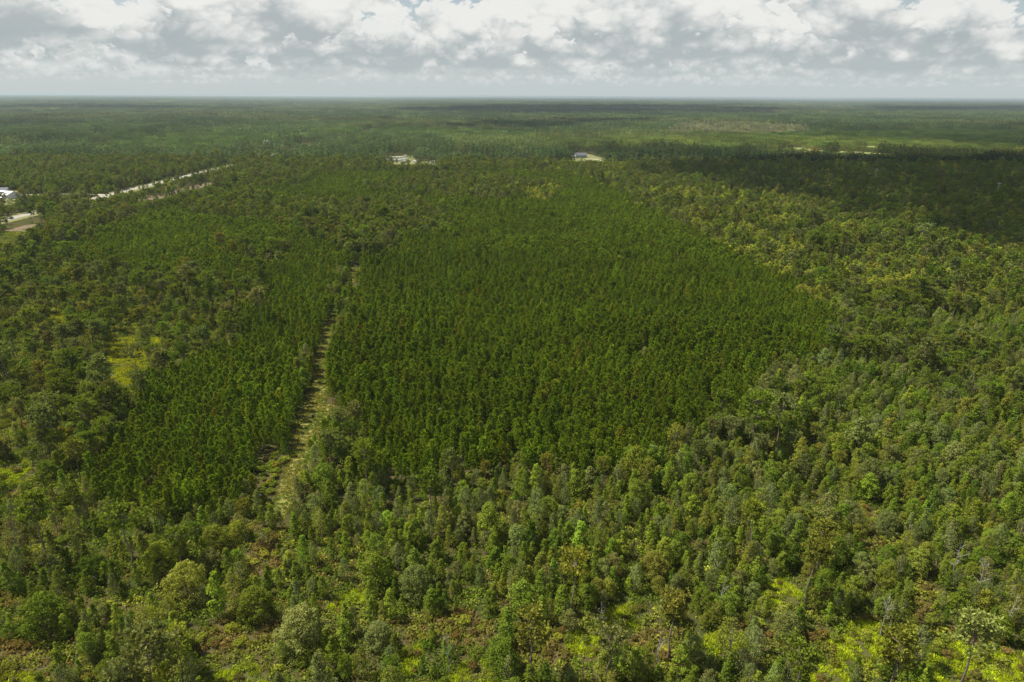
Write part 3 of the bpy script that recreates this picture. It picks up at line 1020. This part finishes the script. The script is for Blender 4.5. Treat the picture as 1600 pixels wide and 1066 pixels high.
WHAT = {'broadleaf_tree': ('{z} {c} rounded broadleaf tree', 'tree', 'rounded broadleaf trees'), 'bay_tree': ('{z} narrow {c} leafy tree', 'tree', 'narrow upright leafy trees'),
        'cypress_tree': ('{z} wispy {c} tree', 'tree', 'wispy pale-limbed trees'), 'wild_pine': ('{z} {c} pine with bare trunk', 'pine tree', 'tall wild pines'),
        'planted_pine': ('{z} {c} conical pine in planted rows', 'pine tree', 'planted pines in rows'), 'round_shrub': ('{z} mounded {c} shrub', 'shrub', 'low mounded shrubs'),
        'dome_tree': ('{z} dome-shaped {c} tree', 'tree', 'wide dome-shaped trees'), 'dead_tree': ('{z} bare grey dead tree', 'dead tree', 'bare dead trees')}
rust_c = np.array([q.mean(0) for q in RUST])
lime_c = np.array([q.mean(0) for q in LIME])


rare = np.where((AK == 'dead_tree') | (AK == 'dome_tree'))[0]


def place_phrase(x, y, kd):
    if kd not in ('dead_tree', 'dome_tree'):
        dr_ = np.hypot(AX[rare] - x, AY[rare] - y)
        j = dr_.argmin()
        if AK[rare[j]] == 'dead_tree' and dr_[j] < 5:
            return 'next to a bare dead tree'
        if AK[rare[j]] == 'dome_tree' and dr_[j] < 8:
            return 'next to a dome-shaped ' + AT[rare[j]] + ' tree'
    X1, Y1 = np.array([x]), np.array([y])
    if inside(SHRUB_AREA, X1, Y1)[0]:
        return 'in the thicket by the track mouth'
    if any_in(RUST, X1, Y1)[0]:
        return 'in a russet swamp clearing'
    if any_in(LIME, X1, Y1)[0]:
        return 'on the lime green marsh grass'
    if y > 145 and seg_dist(TRACK, X1, Y1)[0] < 9:
        return 'at the edge of the grassy track'
    if kd == 'planted_pine':
        return 'west of the grassy track' if x < np.interp(y, [p[1] for p in TRACK], [p[0] for p in TRACK]) else 'east of the grassy track'
    dl, dr = np.hypot(*(lime_c - (x, y)).T).min(), np.hypot(*(rust_c - (x, y)).T).min()
    if min(dl, dr) < 10:
        return 'beside lime green marsh grass' if dl < dr else 'beside a russet shrub clearing'
    if y > 560:
        return 'far beyond the pine plantation'
    tx = np.interp(y, [p[1] for p in TRACK], [p[0] for p in TRACK])
    if x < tx and y > 165:
        return 'in the open wetland'
    if y > 165:
        return 'beside the planted block'
    return 'in the dense swamp forest' + (' west of the track' if x < tx else ' south of the plantation')


SIZES = {kd: np.quantile(AS[(AK == kd) & single], (0.33, 0.67)) for kd in KINDS}


def tone(i):
    if AK[i] == 'planted_pine':
        return ('dark', 'mid green', 'light green')[int(np.searchsorted((0.190, 0.233), tint[i, 1]))]
    return AT[i]


for i in np.where(single)[0]:
    kd = AK[i]
    K = KINDS[kd]
    var = K['near'][AV[i] % len(K['near'])]
    o = empty(kd, (AX[i], AY[i], 0), AR[i], (AS[i] * (0.93 + 0.14 * ((AV[i] * 7) % 10) / 10), AS[i] * (0.93 + 0.14 * ((AV[i] * 3) % 10) / 10), AS[i]))
    ph = place_phrase(AX[i], AY[i], kd)
    lab = WHAT[kd][0].format(c=tone(i), z=('small', 'mid-sized', 'large')[int(np.searchsorted(SIZES[kd], AS[i]))]) + ' ' + ph
    tag(o, lab, WHAT[kd][1], WHAT[kd][2] + ' ' + ph)
    link('stem' if kd == 'round_shrub' else 'trunk', var[0], o)
    c = link(K['crown'], var[1], o)
    c['tint'] = [float(tint[i, 0]), float(tint[i, 1]), float(tint[i, 2]), 1.0]

LOD = 430.0
MASS_LABEL = {'broadleaf_tree': 'mass of further rounded broadleaf trees in the woods', 'bay_tree': 'mass of further narrow upright trees in the swamp', 'cypress_tree': 'mass of further wispy grey-green trees',
              'wild_pine': 'mass of further tall wild pines', 'planted_pine': 'mass of further planted pines in close rows', 'round_shrub': 'mass of further low shrubs between the trees', 'dome_tree': 'further wide trees'}
for kd in MASS_LABEL:
    K = KINDS[kd]
    r = (AK == kd) & ~single
    if not r.any():
        continue
    meshes = [n[2] for n in K['near']] + K['far']
    nn, nf = len(K['near']), len(K['far'])
    if nf:
        var = np.where(DIST[r] < LOD, AV[r] % nn, nn + AV[r] % nf)
    else:
        var = AV[r] % nn
    mass({'planted_pine': 'plantation_forest', 'wild_pine': 'pine_forest', 'broadleaf_tree': 'broadleaf_forest', 'bay_tree': 'bay_forest', 'cypress_tree': 'cypress_forest', 'round_shrub': 'shrub_undergrowth', 'dome_tree': 'dome_forest'}[kd],
         MASS_LABEL[kd], meshes, AX[r], AY[r], 0.0, var, AS[r], AR[r], tint[r])

# ------------------------------------------------------------------ undergrowth, marsh grass, sedge
ug_meshes = []
for i in range(4):
    b_ = MB()
    n = 64
    ang, q = G.uniform(0, 6.28, n), np.sqrt(G.uniform(0, 1, n)) * 1.3
    c = np.stack([np.cos(ang) * q, np.sin(ang) * q, G.uniform(0.15, 1.1, n) * (1.15 - q / 1.6)], -1)
    b_.quads(c, unit(n, G) * 0.8 + (0, 0, 0.7), 0.34, 1.2, 0, g=G)
    ug_meshes.append(b_.mesh('undergrowth', [M_LEAF]))
gr_meshes = []
for i in range(4):
    b_ = MB()
    n = 26
    ang, q = G.uniform(0, 6.28, n), np.sqrt(G.uniform(0, 1, n)) * 0.55
    base = np.stack([np.cos(ang) * q, np.sin(ang) * q, np.zeros(n)], -1)
    hh = G.uniform(0.3, 0.75, n)
    side = np.stack([-np.sin(ang * 3), np.cos(ang * 3), np.zeros(n)], -1) * 0.10
    tip = base + np.stack([G.normal(0, 0.22, n), G.normal(0, 0.22, n), hh], -1)
    V = np.stack([base - side, base + side, tip + side * 0.4, tip - side * 0.2], 1).reshape(-1, 3)
    b_.add(V, ((np.arange(n) * 4)[:, None] + np.arange(4)).tolist(), 0, G.uniform(0, 1, n))
    gr_meshes.append(b_.mesh('grass_tuft', [M_LEAF]))

X, Y = grid(-420, 420, 70, 520, 1.9, 0.45)
k = ~(any_in(LIME, X, Y) & (0.6 * vnoise(X, Y, 3.1, 60) + 0.4 * vnoise(X + 1.7, Y, 7.3, 62) > 0.40)) & ~(seg_dist(TRACK, X, Y) < 4.5) & ~inside(NOOK, X, Y) & ~(any_in(BARE_SPOTS, X, Y) & (rng.random(X.shape) < 0.6))
kpl = (inside(PLANT_MAIN, X, Y) | inside(PLANT_LEFT, X, Y))
k &= ~(kpl & (rng.random(X.shape) < 0.7))
X, Y = X[k], Y[k]
n1, n2 = vnoise(X, Y, 10, 50), rng.random(X.shape)
inr = any_in(RUST, X, Y)
w = 0.5 * n1 + 0.5 * n2
nm = np.where(inr, np.where(n2 < 0.42, 'russet', np.where(n2 < 0.8, 'olive', 'yellow-green')), np.where(w < 0.3, 'deep green', np.where(w < 0.52, 'mid green', np.where(w < 0.66, 'olive', np.where(w < 0.70, 'russet', np.where(w < 0.80, 'yellow-green', 'bright green'))))))
col = np.array([TINT[t] for t in nm]) * np.exp(rng.normal(0, 0.15, (len(X), 1)))
mass('undergrowth', 'low mixed undergrowth covering the forest floor', ug_meshes, X, Y, 0.0, rng.integers(0, 4, len(X)), rng.uniform(0.6, 1.4, len(X)), rng.uniform(0, 6.28, len(X)), col)

X, Y = grid(-260, 190, 70, 330, 0.62, 0.48)
k = any_in(LIME, X, Y) & (0.6 * vnoise(X, Y, 3.1, 60) + 0.4 * vnoise(X + 1.7, Y, 7.3, 62) > 0.37)
X, Y = X[k], Y[k]
nz = vnoise(X, Y, 4, 61) * 0.6 + rng.random(X.shape) * 0.4
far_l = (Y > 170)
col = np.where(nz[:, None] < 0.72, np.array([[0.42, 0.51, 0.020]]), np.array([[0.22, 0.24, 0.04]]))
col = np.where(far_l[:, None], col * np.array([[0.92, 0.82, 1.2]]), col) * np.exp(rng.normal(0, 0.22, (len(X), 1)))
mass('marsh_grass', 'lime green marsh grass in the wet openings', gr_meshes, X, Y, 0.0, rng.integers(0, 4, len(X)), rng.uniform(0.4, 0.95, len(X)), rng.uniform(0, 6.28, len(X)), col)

X, Y = grid(-130, -20, 140, 420, 0.75, 0.48)
k = ((seg_dist(TRACK, X, Y) < np.interp(Y, [p[1] for p in TRACK], TRACK_W) / 2 + 0.6) & (Y > TRACK[0][1])) | inside(NOOK, X, Y)
k &= rng.random(X.shape) > 0.2
X, Y = X[k], Y[k]
nz = vnoise(X, Y, 5, 64)
col = np.where(nz[:, None] < 0.5, np.array([[0.21, 0.21, 0.040]]), np.array([[0.155, 0.20, 0.030]])) * np.exp(rng.normal(0, 0.16, (len(X), 1)))
mass('track_grass', 'straw-coloured grass along the open track', gr_meshes, X, Y, 0.0, rng.integers(0, 4, len(X)), np.stack([rng.uniform(0.7, 1.3, len(X))] * 2 + [rng.uniform(0.25, 0.6, len(X))], -1), rng.uniform(0, 6.28, len(X)), col)

# ------------------------------------------------------------------ far woods: patches of many small crowns


def patch(g, style, size=26.0):
    b_ = MB()
    sp = {'planted': 3.3, 'hardwood': 7.2, 'mixed': 4.6}[style]
    n = int(size / sp)
    for i in range(n):
        for j in range(n):
            x, y = (i + 0.5 + g.normal(0, 0.22)) * sp - size / 2, (j + 0.5 + g.normal(0, 0.22)) * sp - size / 2
            if style == 'planted':
                H, R, bz = g.normal(12, 0.8), g.uniform(1.5, 2.0), 0.35
            elif style == 'hardwood':
                H, R, bz = g.normal(13.5, 2.4), g.uniform(3.4, 5.0), 0.15
            else:
                H, R, bz = g.normal(13, 2.2), g.uniform(1.9, 3.1), 0.3
            m_ = {'planted': 12, 'hardwood': 34, 'mixed': 20}[style]
            t = g.uniform(0, 1, m_) ** 0.8
            rr = R * ((1 - t) ** 0.6 if style == 'planted' else np.sqrt(np.maximum(0.03, 1 - (1.15 * t - 0.15) ** 2)))
            a = g.uniform(0, 6.28, m_)
            c = np.stack([x + np.cos(a) * rr, y + np.sin(a) * rr, H * (bz + (1 - bz) * t)], -1)
            nn = np.stack([np.cos(a), np.sin(a), 0.3 + 1.2 * t], -1) + unit(m_, g) * 0.45
            b_.quads(c, nn, 1.25 if style == 'planted' else 1.75, 1.2, 0, g.uniform(0, 1) * 0.5 + g.uniform(0, 0.5, m_), g=g)
    return b_.mesh('woods_patch', [M_LEAF])


PATCHES = [patch(G, s) for s in ('planted', 'planted', 'hardwood', 'hardwood', 'mixed', 'mixed')]


def stands(X, Y):
    """Which stand of the patchwork a place belongs to: style 0 planted, 1 hardwood, 2 mixed, its tint and height."""
    wx, wy = X + 260 * (vnoise(X, Y, 420, 70) - 0.5), Y + 260 * (vnoise(X, Y, 420, 71) - 0.5)
    a = vnoise(np.floor(wx / 520) * 7.3, np.floor(wy / 430) * 5.7, 1.0, 72)
    b2 = vnoise(np.floor(wx / 900) * 3.1, np.floor(wy / 1300) * 4.3, 1.0, 73)
    style = np.where(a < 0.42, 0, np.where(a < 0.68, 1, 2))
    tA = np.array([[0.084, 0.135, 0.034], [0.076, 0.116, 0.040], [0.110, 0.140, 0.046]])[style]
    k_ = (0.48 + 0.62 * b2) * (0.75 + 0.5 * vnoise(X, Y, 170, 75))
    hgt = np.where(style == 0, 0.62 + 0.5 * b2, 0.95 + 0.25 * a)
    return style, tA * k_[:, None], hgt


FX, FY, FS, FV, FC = [], [], [], [], []
THIN = wpoly([(1045, 207), (1060, 195), (1130, 192), (1255, 197), (1262, 205), (1180, 209)], 10)
OLIVE_BELT = wpoly([(690, 214), (1000, 206), (1300, 212), (1600, 222), (1600, 240), (1390, 236), (1180, 228), (900, 232), (720, 232)], 10)
for (d0, d1, step, cell_scale) in ((NEAR_END, 2600, 24.0, 1.0), (2600, 8000, 52.0, 2.2), (8000, 20000, 130.0, 5.6), (20000, 44500, 360.0, 15.5)):
    X, Y = grid(-0.80 * d1 - 60, 0.80 * d1 + 60, d0, d1, step, 0.10)
    k = np.ones(X.shape, bool)
    if d0 < 3000:
        k = ~(seg_dist(ROAD, X, Y) < 24) & ~(any_in(FIELDS + [PARK, HOME_B], X, Y))
    X, Y = X[k], Y[k]
    st, tc_, hg = stands(X, Y)
    rnd = rng.random(X.shape)
    gap = (vnoise(X, Y, step * 2.3, 77) > 0.93)
    hg = np.where(gap, hg * 0.35, hg) * rng.normal(1, 0.10, X.shape) * (0.7 + 0.6 * vnoise(X, Y, 75 * max(1.0, cell_scale / 2), 78))
    if d0 < 3000:
        fr = np.zeros(X.shape, bool)
        for e in (0.035, 0.07, 0.10):
            fr |= any_in(FIELDS + [PARK, HOME_B, VISTA[3]], X * (1 + e), Y * (1 + e))
        hg = np.where(fr & (rng.random(X.shape) < 0.85), 0.22, hg)
    if d0 < 9000:
        th = inside(THIN, X, Y)
        tc_[th] = np.array([0.155, 0.165, 0.085]) * (0.7 + 0.5 * rnd[th][:, None])
        ob = inside(OLIVE_BELT, X, Y)
        tc_[ob] = tc_[ob] * np.array([1.5, 1.28, 1.15])
    FX.append(X)
    FY.append(Y)
    vs = 1.0 if cell_scale < 3 else (1.15 if cell_scale < 8 else 1.3)
    FS.append(np.stack([np.full(X.shape, cell_scale), np.full(X.shape, cell_scale), hg * vs], -1))
    FV.append(st * 2 + (rnd * 2).astype(int))
    FC.append(tc_ * np.exp(rng.normal(0, 0.26, (len(X), 1))) * np.exp(rng.normal(0, 0.06, (len(X), 3))))
FX, FY, FS, FV, FC = [np.concatenate(a) for a in (FX, FY, FS, FV, FC)]
mass('far_forest', 'endless patchwork forest reaching to the horizon', PATCHES, FX, FY, 0.0, FV, FS, rng.integers(0, 4, len(FX)) * (math.pi / 2), FC)
print('PLANTS', len(AX), 'single', int(single.sum()), 'far', len(FX))

# ------------------------------------------------------------------ buildings, vehicles, poles
M_WHITE = simple_mat('white_paint', (0.80, 0.80, 0.78), 0.5, 0, 0.05, 0.5)
M_METAL = simple_mat('white_metal_roof', (0.78, 0.79, 0.80), 0.35, 0.0, 0.06, 0.5)
M_SHINGLE = simple_mat('grey_shingle', (0.10, 0.105, 0.125), 0.8, 0, 0.25, 1.5)
M_BLUE = simple_mat('blue_grey_siding', (0.30, 0.35, 0.42), 0.6, 0, 0.12, 0.6)
M_TAN = simple_mat('tan_siding', (0.50, 0.43, 0.35), 0.7, 0, 0.12, 0.6)
M_GLASS = simple_mat('dark_glass', (0.03, 0.035, 0.04), 0.1, 0, 0.1, 1)
M_RUBBER = simple_mat('rubber', (0.02, 0.02, 0.02), 0.8, 0, 0.2, 4)
M_CAR = simple_mat('dark_car_paint', (0.02, 0.021, 0.025), 0.75, 0.0, 0.1, 1)
M_CONC = simple_mat('pale_concrete', (0.50, 0.50, 0.47), 0.8, 0, 0.15, 1)
M_BARREL = simple_mat('dark_barrel', (0.025, 0.022, 0.018), 0.5, 0, 0.3, 3)
M_OLDTYRE = simple_mat('bleached_tyre', (0.40, 0.40, 0.38), 0.9, 0, 0.25, 4)


def part(name, parent, fn, mat):
    b_ = MB()
    fn(b_)
    return link(name, b_.mesh(name, [mat]), parent)


def gable(b_, L, Wd, z0, rise, over=0.5):
    x, y = L / 2 + over, Wd / 2 + over
    t = 0.18
    V = [(-x, -y, z0), (x, -y, z0), (x, y, z0), (-x, y, z0), (-x, 0, z0 + rise), (x, 0, z0 + rise),
         (-x, -y, z0 + t), (x, -y, z0 + t), (x, y, z0 + t), (-x, y, z0 + t), (-x, 0, z0 + rise + t), (x, 0, z0 + rise + t)]
    b_.add(V, [(6, 7, 11, 10), (8, 9, 10, 11), (0, 4, 5, 1), (2, 5, 4, 3), (0, 1, 7, 6), (2, 3, 9, 8), (0, 6, 10, 4), (4, 10, 9, 3), (1, 5, 11, 7), (5, 2, 8, 11)])


def house(name, loc, rz, L, Wd, Hw, rise, mw, mr, label, porch=False, cat='house'):
    o = empty(name, (loc[0], loc[1], 0), rz)
    tag(o, label, cat)

    def walls(b_):
        b_.box(-L / 2, L / 2, -Wd / 2, Wd / 2, 0, Hw)
        b_.add([(-L / 2, -Wd / 2, Hw), (-L / 2, Wd / 2, Hw), (-L / 2, 0, Hw + rise * 0.93)], [(0, 2, 1)])
        b_.add([(L / 2, -Wd / 2, Hw), (L / 2, Wd / 2, Hw), (L / 2, 0, Hw + rise * 0.93)], [(0, 1, 2)])
    part('wall', o, walls, mw)
    part('roof', o, lambda b_: gable(b_, L, Wd, Hw + 0.02, rise), mr)
    part('door', o, lambda b_: b_.box(-0.5, 0.5, -Wd / 2 - 0.06, -Wd / 2 + 0.02, 0.05, 2.1), M_TAN if mw is not M_TAN else M_WHITE)
    n = max(2, int(L / 4))
    for i in range(n):
        x = -L / 2 + (i + 0.5) * L / n
        if abs(x) < 1.2:
            continue
        w_ = part('window', o, lambda b_: b_.box(x - 0.7, x + 0.7, -Wd / 2 - 0.05, -Wd / 2 + 0.02, 0.9, 2.2), M_WHITE)
        part('pane', w_, lambda b_: b_.box(x - 0.58, x + 0.58, -Wd / 2 - 0.08, -Wd / 2 + 0.01, 1.0, 2.1), M_GLASS)
    if porch:
        part('porch_roof', o, lambda b_: b_.box(-L / 4, L / 4, -Wd / 2 - 2.6, -Wd / 2 - 0.5, Hw - 0.35, Hw - 0.2), mr)
        for i in (-1, 1):
            part('post', o, lambda b_: b_.box(i * L / 4 - 0.1 - i * 0.2, i * L / 4 + 0.1 - i * 0.2, -Wd / 2 - 2.5, -Wd / 2 - 2.3, 0, Hw - 0.35), M_WHITE)
    return o


def gp(x, y, z=0):
    return ground_at(x, y, z)


house('metal_roof_house', gp(11, 309), -0.35, 22, 14, 3.6, 3.2, M_WHITE, M_METAL, 'long white house with bright white metal gable roof beside the gravel drive')
house('dark_roof_house', gp(1, 302), 0.25, 16, 10, 3.2, 2.6, M_TAN, M_SHINGLE, 'tan house with dark shingle roof behind the white metal roof')
house('small_shed', gp(-1, 315), 0.1, 8, 6, 2.8, 1.4, M_WHITE, M_METAL, 'small white shed with metal roof in front of the white house', cat='shed')
house('blue_house', gp(907, 246.5), 0.12, 20, 11, 4.2, 4.0, M_BLUE, M_SHINGLE, 'blue-grey house with steep dark roof and a porch in a forest yard', True)
house('white_shed', gp(896.5, 247), 0.4, 6, 5, 3.2, 1.6, M_WHITE, M_METAL, 'small white shed next to the blue-grey house', cat='shed')
house('white_barn', gp(418, 230), 0.1, 13, 9, 9.5, 3.0, M_WHITE, M_METAL, 'tall lone white barn rising above the woods', cat='barn')
house('long_shed', gp(551, 262), 0.2, 17, 9, 5.5, 1.8, M_WHITE, M_METAL, 'long white shed at the far edge of the planted block', cat='shed')


def camper(loc, rz, L, label, tall=3.2):
    o = empty('camper_trailer', (loc[0], loc[1], 0), rz)
    tag(o, label, 'camper', 'campers parked in the gravel park')

    def body(b_):
        y = 1.25
        z0, z1 = 0.6, tall
        pr = [(-L / 2, z0), (L / 2 - 0.3, z0), (L / 2, z0 + 0.7), (L / 2 - 0.1, z1 - 0.7), (L / 2 - 0.8, z1), (-L / 2 + 0.2, z1), (-L / 2, z1 - 0.25)]
        V = [(x, -y, z) for x, z in pr] + [(x, y, z) for x, z in pr]
        n = len(pr)
        b_.add(V, [tuple(range(n)), tuple(range(2 * n - 1, n - 1, -1))] + [(i, i + n, (i + 1) % n + n, (i + 1) % n) for i in range(n)])
    part('body', o, body, M_WHITE)
    for x in (-L * 0.25, L * 0.1):
        part('window', o, lambda b_: b_.box(x - 0.6, x + 0.6, -1.29, -1.2, 1.6, 2.4), M_GLASS)
    part('door', o, lambda b_: b_.box(L * 0.26, L * 0.26 + 0.75, -1.29, -1.2, 0.75, 2.6), M_TAN)
    for y in (-1.15, 1.15):
        part('wheel', o, lambda b_: b_.tube([(-0.4, y - 0.12, 0.36), (-0.4, y + 0.12, 0.36)], [0.36, 0.36], 10), M_RUBBER)
    return o


spots = [(606, 247, 8, 0.1, 'standing apart at the west end of the park'), (608, 252, 6.5, 1.2, 'parked across the west entrance'), (616, 248.5, 9, 0.05, 'in the rear row beneath dark trees'), (622, 248, 9, 0.0, 'second along the rear row'),
         (628, 248.4, 9, 0.1, 'in the middle of the rear row'), (617, 253, 8.5, 0.5, 'slanted in the front row'), (623, 252.6, 8.5, 0.3, 'beside the slanted one in the front row'), (628, 251.5, 9, 0.0, 'in the crowded middle of the park'),
         (633, 251, 9, 0.15, 'at the east side of the crowded middle'), (634, 245.5, 7, 0.0, 'alone behind the rear row'), (632, 254, 7, -0.2, 'low in the front row near the trees'), (648, 254, 6, 1.3, 'end-on between two bushes east of the park'),
         (653, 254, 6, 1.4, 'end-on and widest apart east of the park'), (676, 254.5, 8, 0.0, 'farthest east under the olive trees')]
for (a, c, L_, rz, ph) in spots:
    camper(gp(a, c), rz, L_, 'white camper trailer ' + ph, 3.3)


def car(loc, rz):
    o = empty('dark_car', (loc[0], loc[1], 0.02), rz)
    tag(o, 'dark car driving on the pale road beside the woods', 'car')
    pr = [(-2.2, 0.35), (2.2, 0.35), (2.25, 0.75), (1.2, 0.95), (0.55, 1.5), (-1.3, 1.52), (-2.05, 1.0), (-2.25, 0.9)]

    def body(b_):
        n = len(pr)
        V = [(x, -0.88 + (0.14 if z > 1.2 else 0), z) for x, z in pr] + [(x, 0.88 - (0.14 if z > 1.2 else 0), z) for x, z in pr]
        b_.add(V, [tuple(range(n)), tuple(range(2 * n - 1, n - 1, -1))] + [(i, i + n, (i + 1) % n + n, (i + 1) % n) for i in range(n)])
    part('body', o, body, M_CAR)
    for s in (-1, 1):
        part('window', o, lambda b_: b_.box(-1.2, 0.5, s * 0.83 - 0.02, s * 0.83 + 0.02, 1.02, 1.4), M_GLASS)
        for x in (-1.35, 1.35):
            w_ = part('wheel', o, lambda b_: b_.tube([(x, s * 0.78 - 0.11, 0.33), (x, s * 0.78 + 0.11, 0.33)], [0.33, 0.33], 12), M_RUBBER)
            part('rim', w_, lambda b_: b_.tube([(x, s * 0.9 - 0.01, 0.33), (x, s * 0.9 + 0.01, 0.33)], [0.2, 0.2], 10), M_METAL)


car((-424.0, gp(16, 342)[1]), math.pi / 2)


def pole(loc, Hh, label):
    o = empty('utility_pole', (loc[0], loc[1], 0))
    tag(o, label, 'utility pole', 'pale poles above the shaded wood')
    part('post', o, lambda b_: b_.tube([(0, 0, -0.3), (0, 0, Hh * 0.5), (0, 0, Hh)], [0.30, 0.26, 0.20], 8), M_CONC)
    part('crossarm', o, lambda b_: b_.box(-1.9, 1.9, -0.14, 0.14, Hh - 1.4, Hh - 1.1), M_CONC)
    for x in (-1.7, 0.9, 1.7):
        part('insulator', o, lambda b_: b_.tube([(x, 0, Hh - 1.1), (x, 0, Hh - 0.9), (x, 0, Hh - 0.65)], [0.12, 0.17, 0.08], 6), M_WHITE)


pole(gp(1370, 263, 22), 22, 'pale utility pole in the cloud shade near the bright field')
pole(gp(1562, 285, 22), 22, 'pale utility pole deep in the dark shaded wood')

fx, fy = gp(489.5, 656)
o = empty('game_feeder', (fx, fy, 0), 0.4)
tag(o, 'small dark barrel on legs standing in the grassy track', 'feeder')
part('barrel', o, lambda b_: b_.tube([(0, 0, 0.75), (0, 0, 0.85), (0, 0, 1.7), (0, 0, 1.85)], [0.25, 0.46, 0.46, 0.3], 14), M_BARREL)
part('lid', o, lambda b_: b_.tube([(0, 0, 1.85), (0, 0, 1.93)], [0.5, 0.42], 14), M_BARREL)
for i in range(3):
    an = i * 2.094
    part('leg', o, lambda b_: b_.tube([(math.cos(an) * 0.7, math.sin(an) * 0.7, -0.05), (math.cos(an) * 0.36, math.sin(an) * 0.36, 1.2)], [0.035, 0.035], 5), M_BARREL)
tx_, ty_ = gp(403, 775)


def torus(b_, R, r, zc):
    n, m_ = 20, 8
    V = []
    for i in range(n):
        for j in range(m_):
            a, c = 2 * math.pi * i / n, 2 * math.pi * j / m_
            V.append(((R + r * math.cos(c)) * math.cos(a), (R + r * math.cos(c)) * math.sin(a), zc + r * 1.2 * math.sin(c)))
    b_.add(V, [(i * m_ + j, ((i + 1) % n) * m_ + j, ((i + 1) % n) * m_ + (j + 1) % m_, i * m_ + (j + 1) % m_) for i in range(n) for j in range(m_)])


o = part('discarded_ring', None, lambda b_: torus(b_, 0.50, 0.2, 1.3), M_OLDTYRE)
o.location = (tx_ * 0.987, ty_ * 0.987, 0)
o.rotation_euler = (-0.5, 0, 0)
tag(o, 'pale weathered ring lying on the bushes near the track mouth', 'ring')

# ------------------------------------------------------------------ clouds that shade the land (high above the frame)
CLOUD_Z = 1400.0
m_, t_ = mat_new('cloud_white')
out_ = t_.n('ShaderNodeOutputMaterial')
d_ = t_.n('ShaderNodeBsdfDiffuse')
d_.inputs[0].default_value = (0.85, 0.85, 0.86, 1)
tr_ = t_.n('ShaderNodeBsdfTransparent')
mx_ = t_.n('ShaderNodeMixShader')
mx_.inputs[0].default_value = 0.48
t_.set(mx_.inputs[1], d_.outputs[0])
t_.set(mx_.inputs[2], tr_.outputs[0])
t_.set(out_.inputs[0], mx_.outputs[0])
M_CLOUD = m_
sc.cycles.transparent_max_bounces = 24


def ico(sub=2):
    import bmesh
    bm = bmesh.new()
    bmesh.ops.create_icosphere(bm, subdivisions=sub, radius=1.0)
    V = np.array([v.co[:] for v in bm.verts])
    F = [[v.index for v in f.verts] for f in bm.faces]
    bm.free()
    return V, F


ICO = ico(2)


def cloud(poly, puff, name='cloud'):
    """A heap of puffs whose shadow falls on poly (ground positions)."""
    g = np.random.default_rng(len(bpy.data.objects))
    poly = np.asarray(poly)
    lo, hi = poly.min(0), poly.max(0)
    b_ = MB()
    gx, gy = np.meshgrid(np.arange(lo[0], hi[0], puff * 0.8), np.arange(lo[1], hi[1], puff * 0.8))
    gx, gy = gx.ravel() + g.uniform(-0.3, 0.3, gx.size) * puff, gy.ravel() + g.uniform(-0.3, 0.3, gy.size) * puff
    k = inside(poly, gx, gy)
    off = SUN_DIR * CLOUD_Z / math.tan(SUN_EL)
    for x, y in zip(gx[k], gy[k]):
        R = puff * g.uniform(0.4, 0.85)
        V = ICO[0] * (R, R, R * g.uniform(0.25, 0.4)) * (1 + 0.12 * g.normal(size=(len(ICO[0]), 1)))
        V[:, 2] = np.maximum(V[:, 2], -0.05 * R)
        b_.add(V + (x + off[0], y + off[1], CLOUD_Z), ICO[1])
    o = link(name, b_.mesh(name, [M_CLOUD]))
    for p in o.data.polygons:
        p.use_smooth = True
    return tag(o, kind='structure')


cloud(wpoly([(985, 268), (1040, 255), (1180, 246), (1400, 246), (1700, 244), (1900, 300), (1700, 410), (1590, 385), (1480, 350), (1350, 326), (1250, 300), (1120, 277)], 10), 34)
cloud(wpoly([(690, 197), (760, 191), (900, 192), (905, 199), (780, 202)], 10), 60)
cloud(wpoly([(600, 170), (780, 165), (1030, 164), (1240, 169), (1210, 175), (1000, 175), (760, 177), (640, 175)], 10), 170)
cloud(wpoly([(-60, 166), (180, 164), (400, 167), (390, 169.5), (180, 170), (-60, 171)], 10), 190)
cloud(wpoly([(880, 187), (1020, 186), (1040, 190), (900, 192)], 10), 70)
cloud(wpoly([(1330, 168), (1600, 166), (1700, 170), (1380, 172)], 10), 170)
cloud(wpoly([(255, 195), (310, 193), (312, 197), (262, 199)], 10), 60)

# ------------------------------------------------------------------ air
m_, t_ = mat_new('haze_air')
out_ = t_.n('ShaderNodeOutputMaterial')
v_ = t_.n('ShaderNodeVolumePrincipled')
v_.inputs['Color'].default_value = (0.58, 0.70, 0.76, 1)
v_.inputs['Density'].default_value = 0.000050
v_.inputs['Anisotropy'].default_value = 0.2
t_.set(out_.inputs['Volume'], v_.outputs[0])
b_ = MB()
b_.box(-46000, 46000, -900, 46000, -1.0, CAM_H + 1.5)
tag(link('haze', b_.mesh('haze', [m_])), kind='stuff')
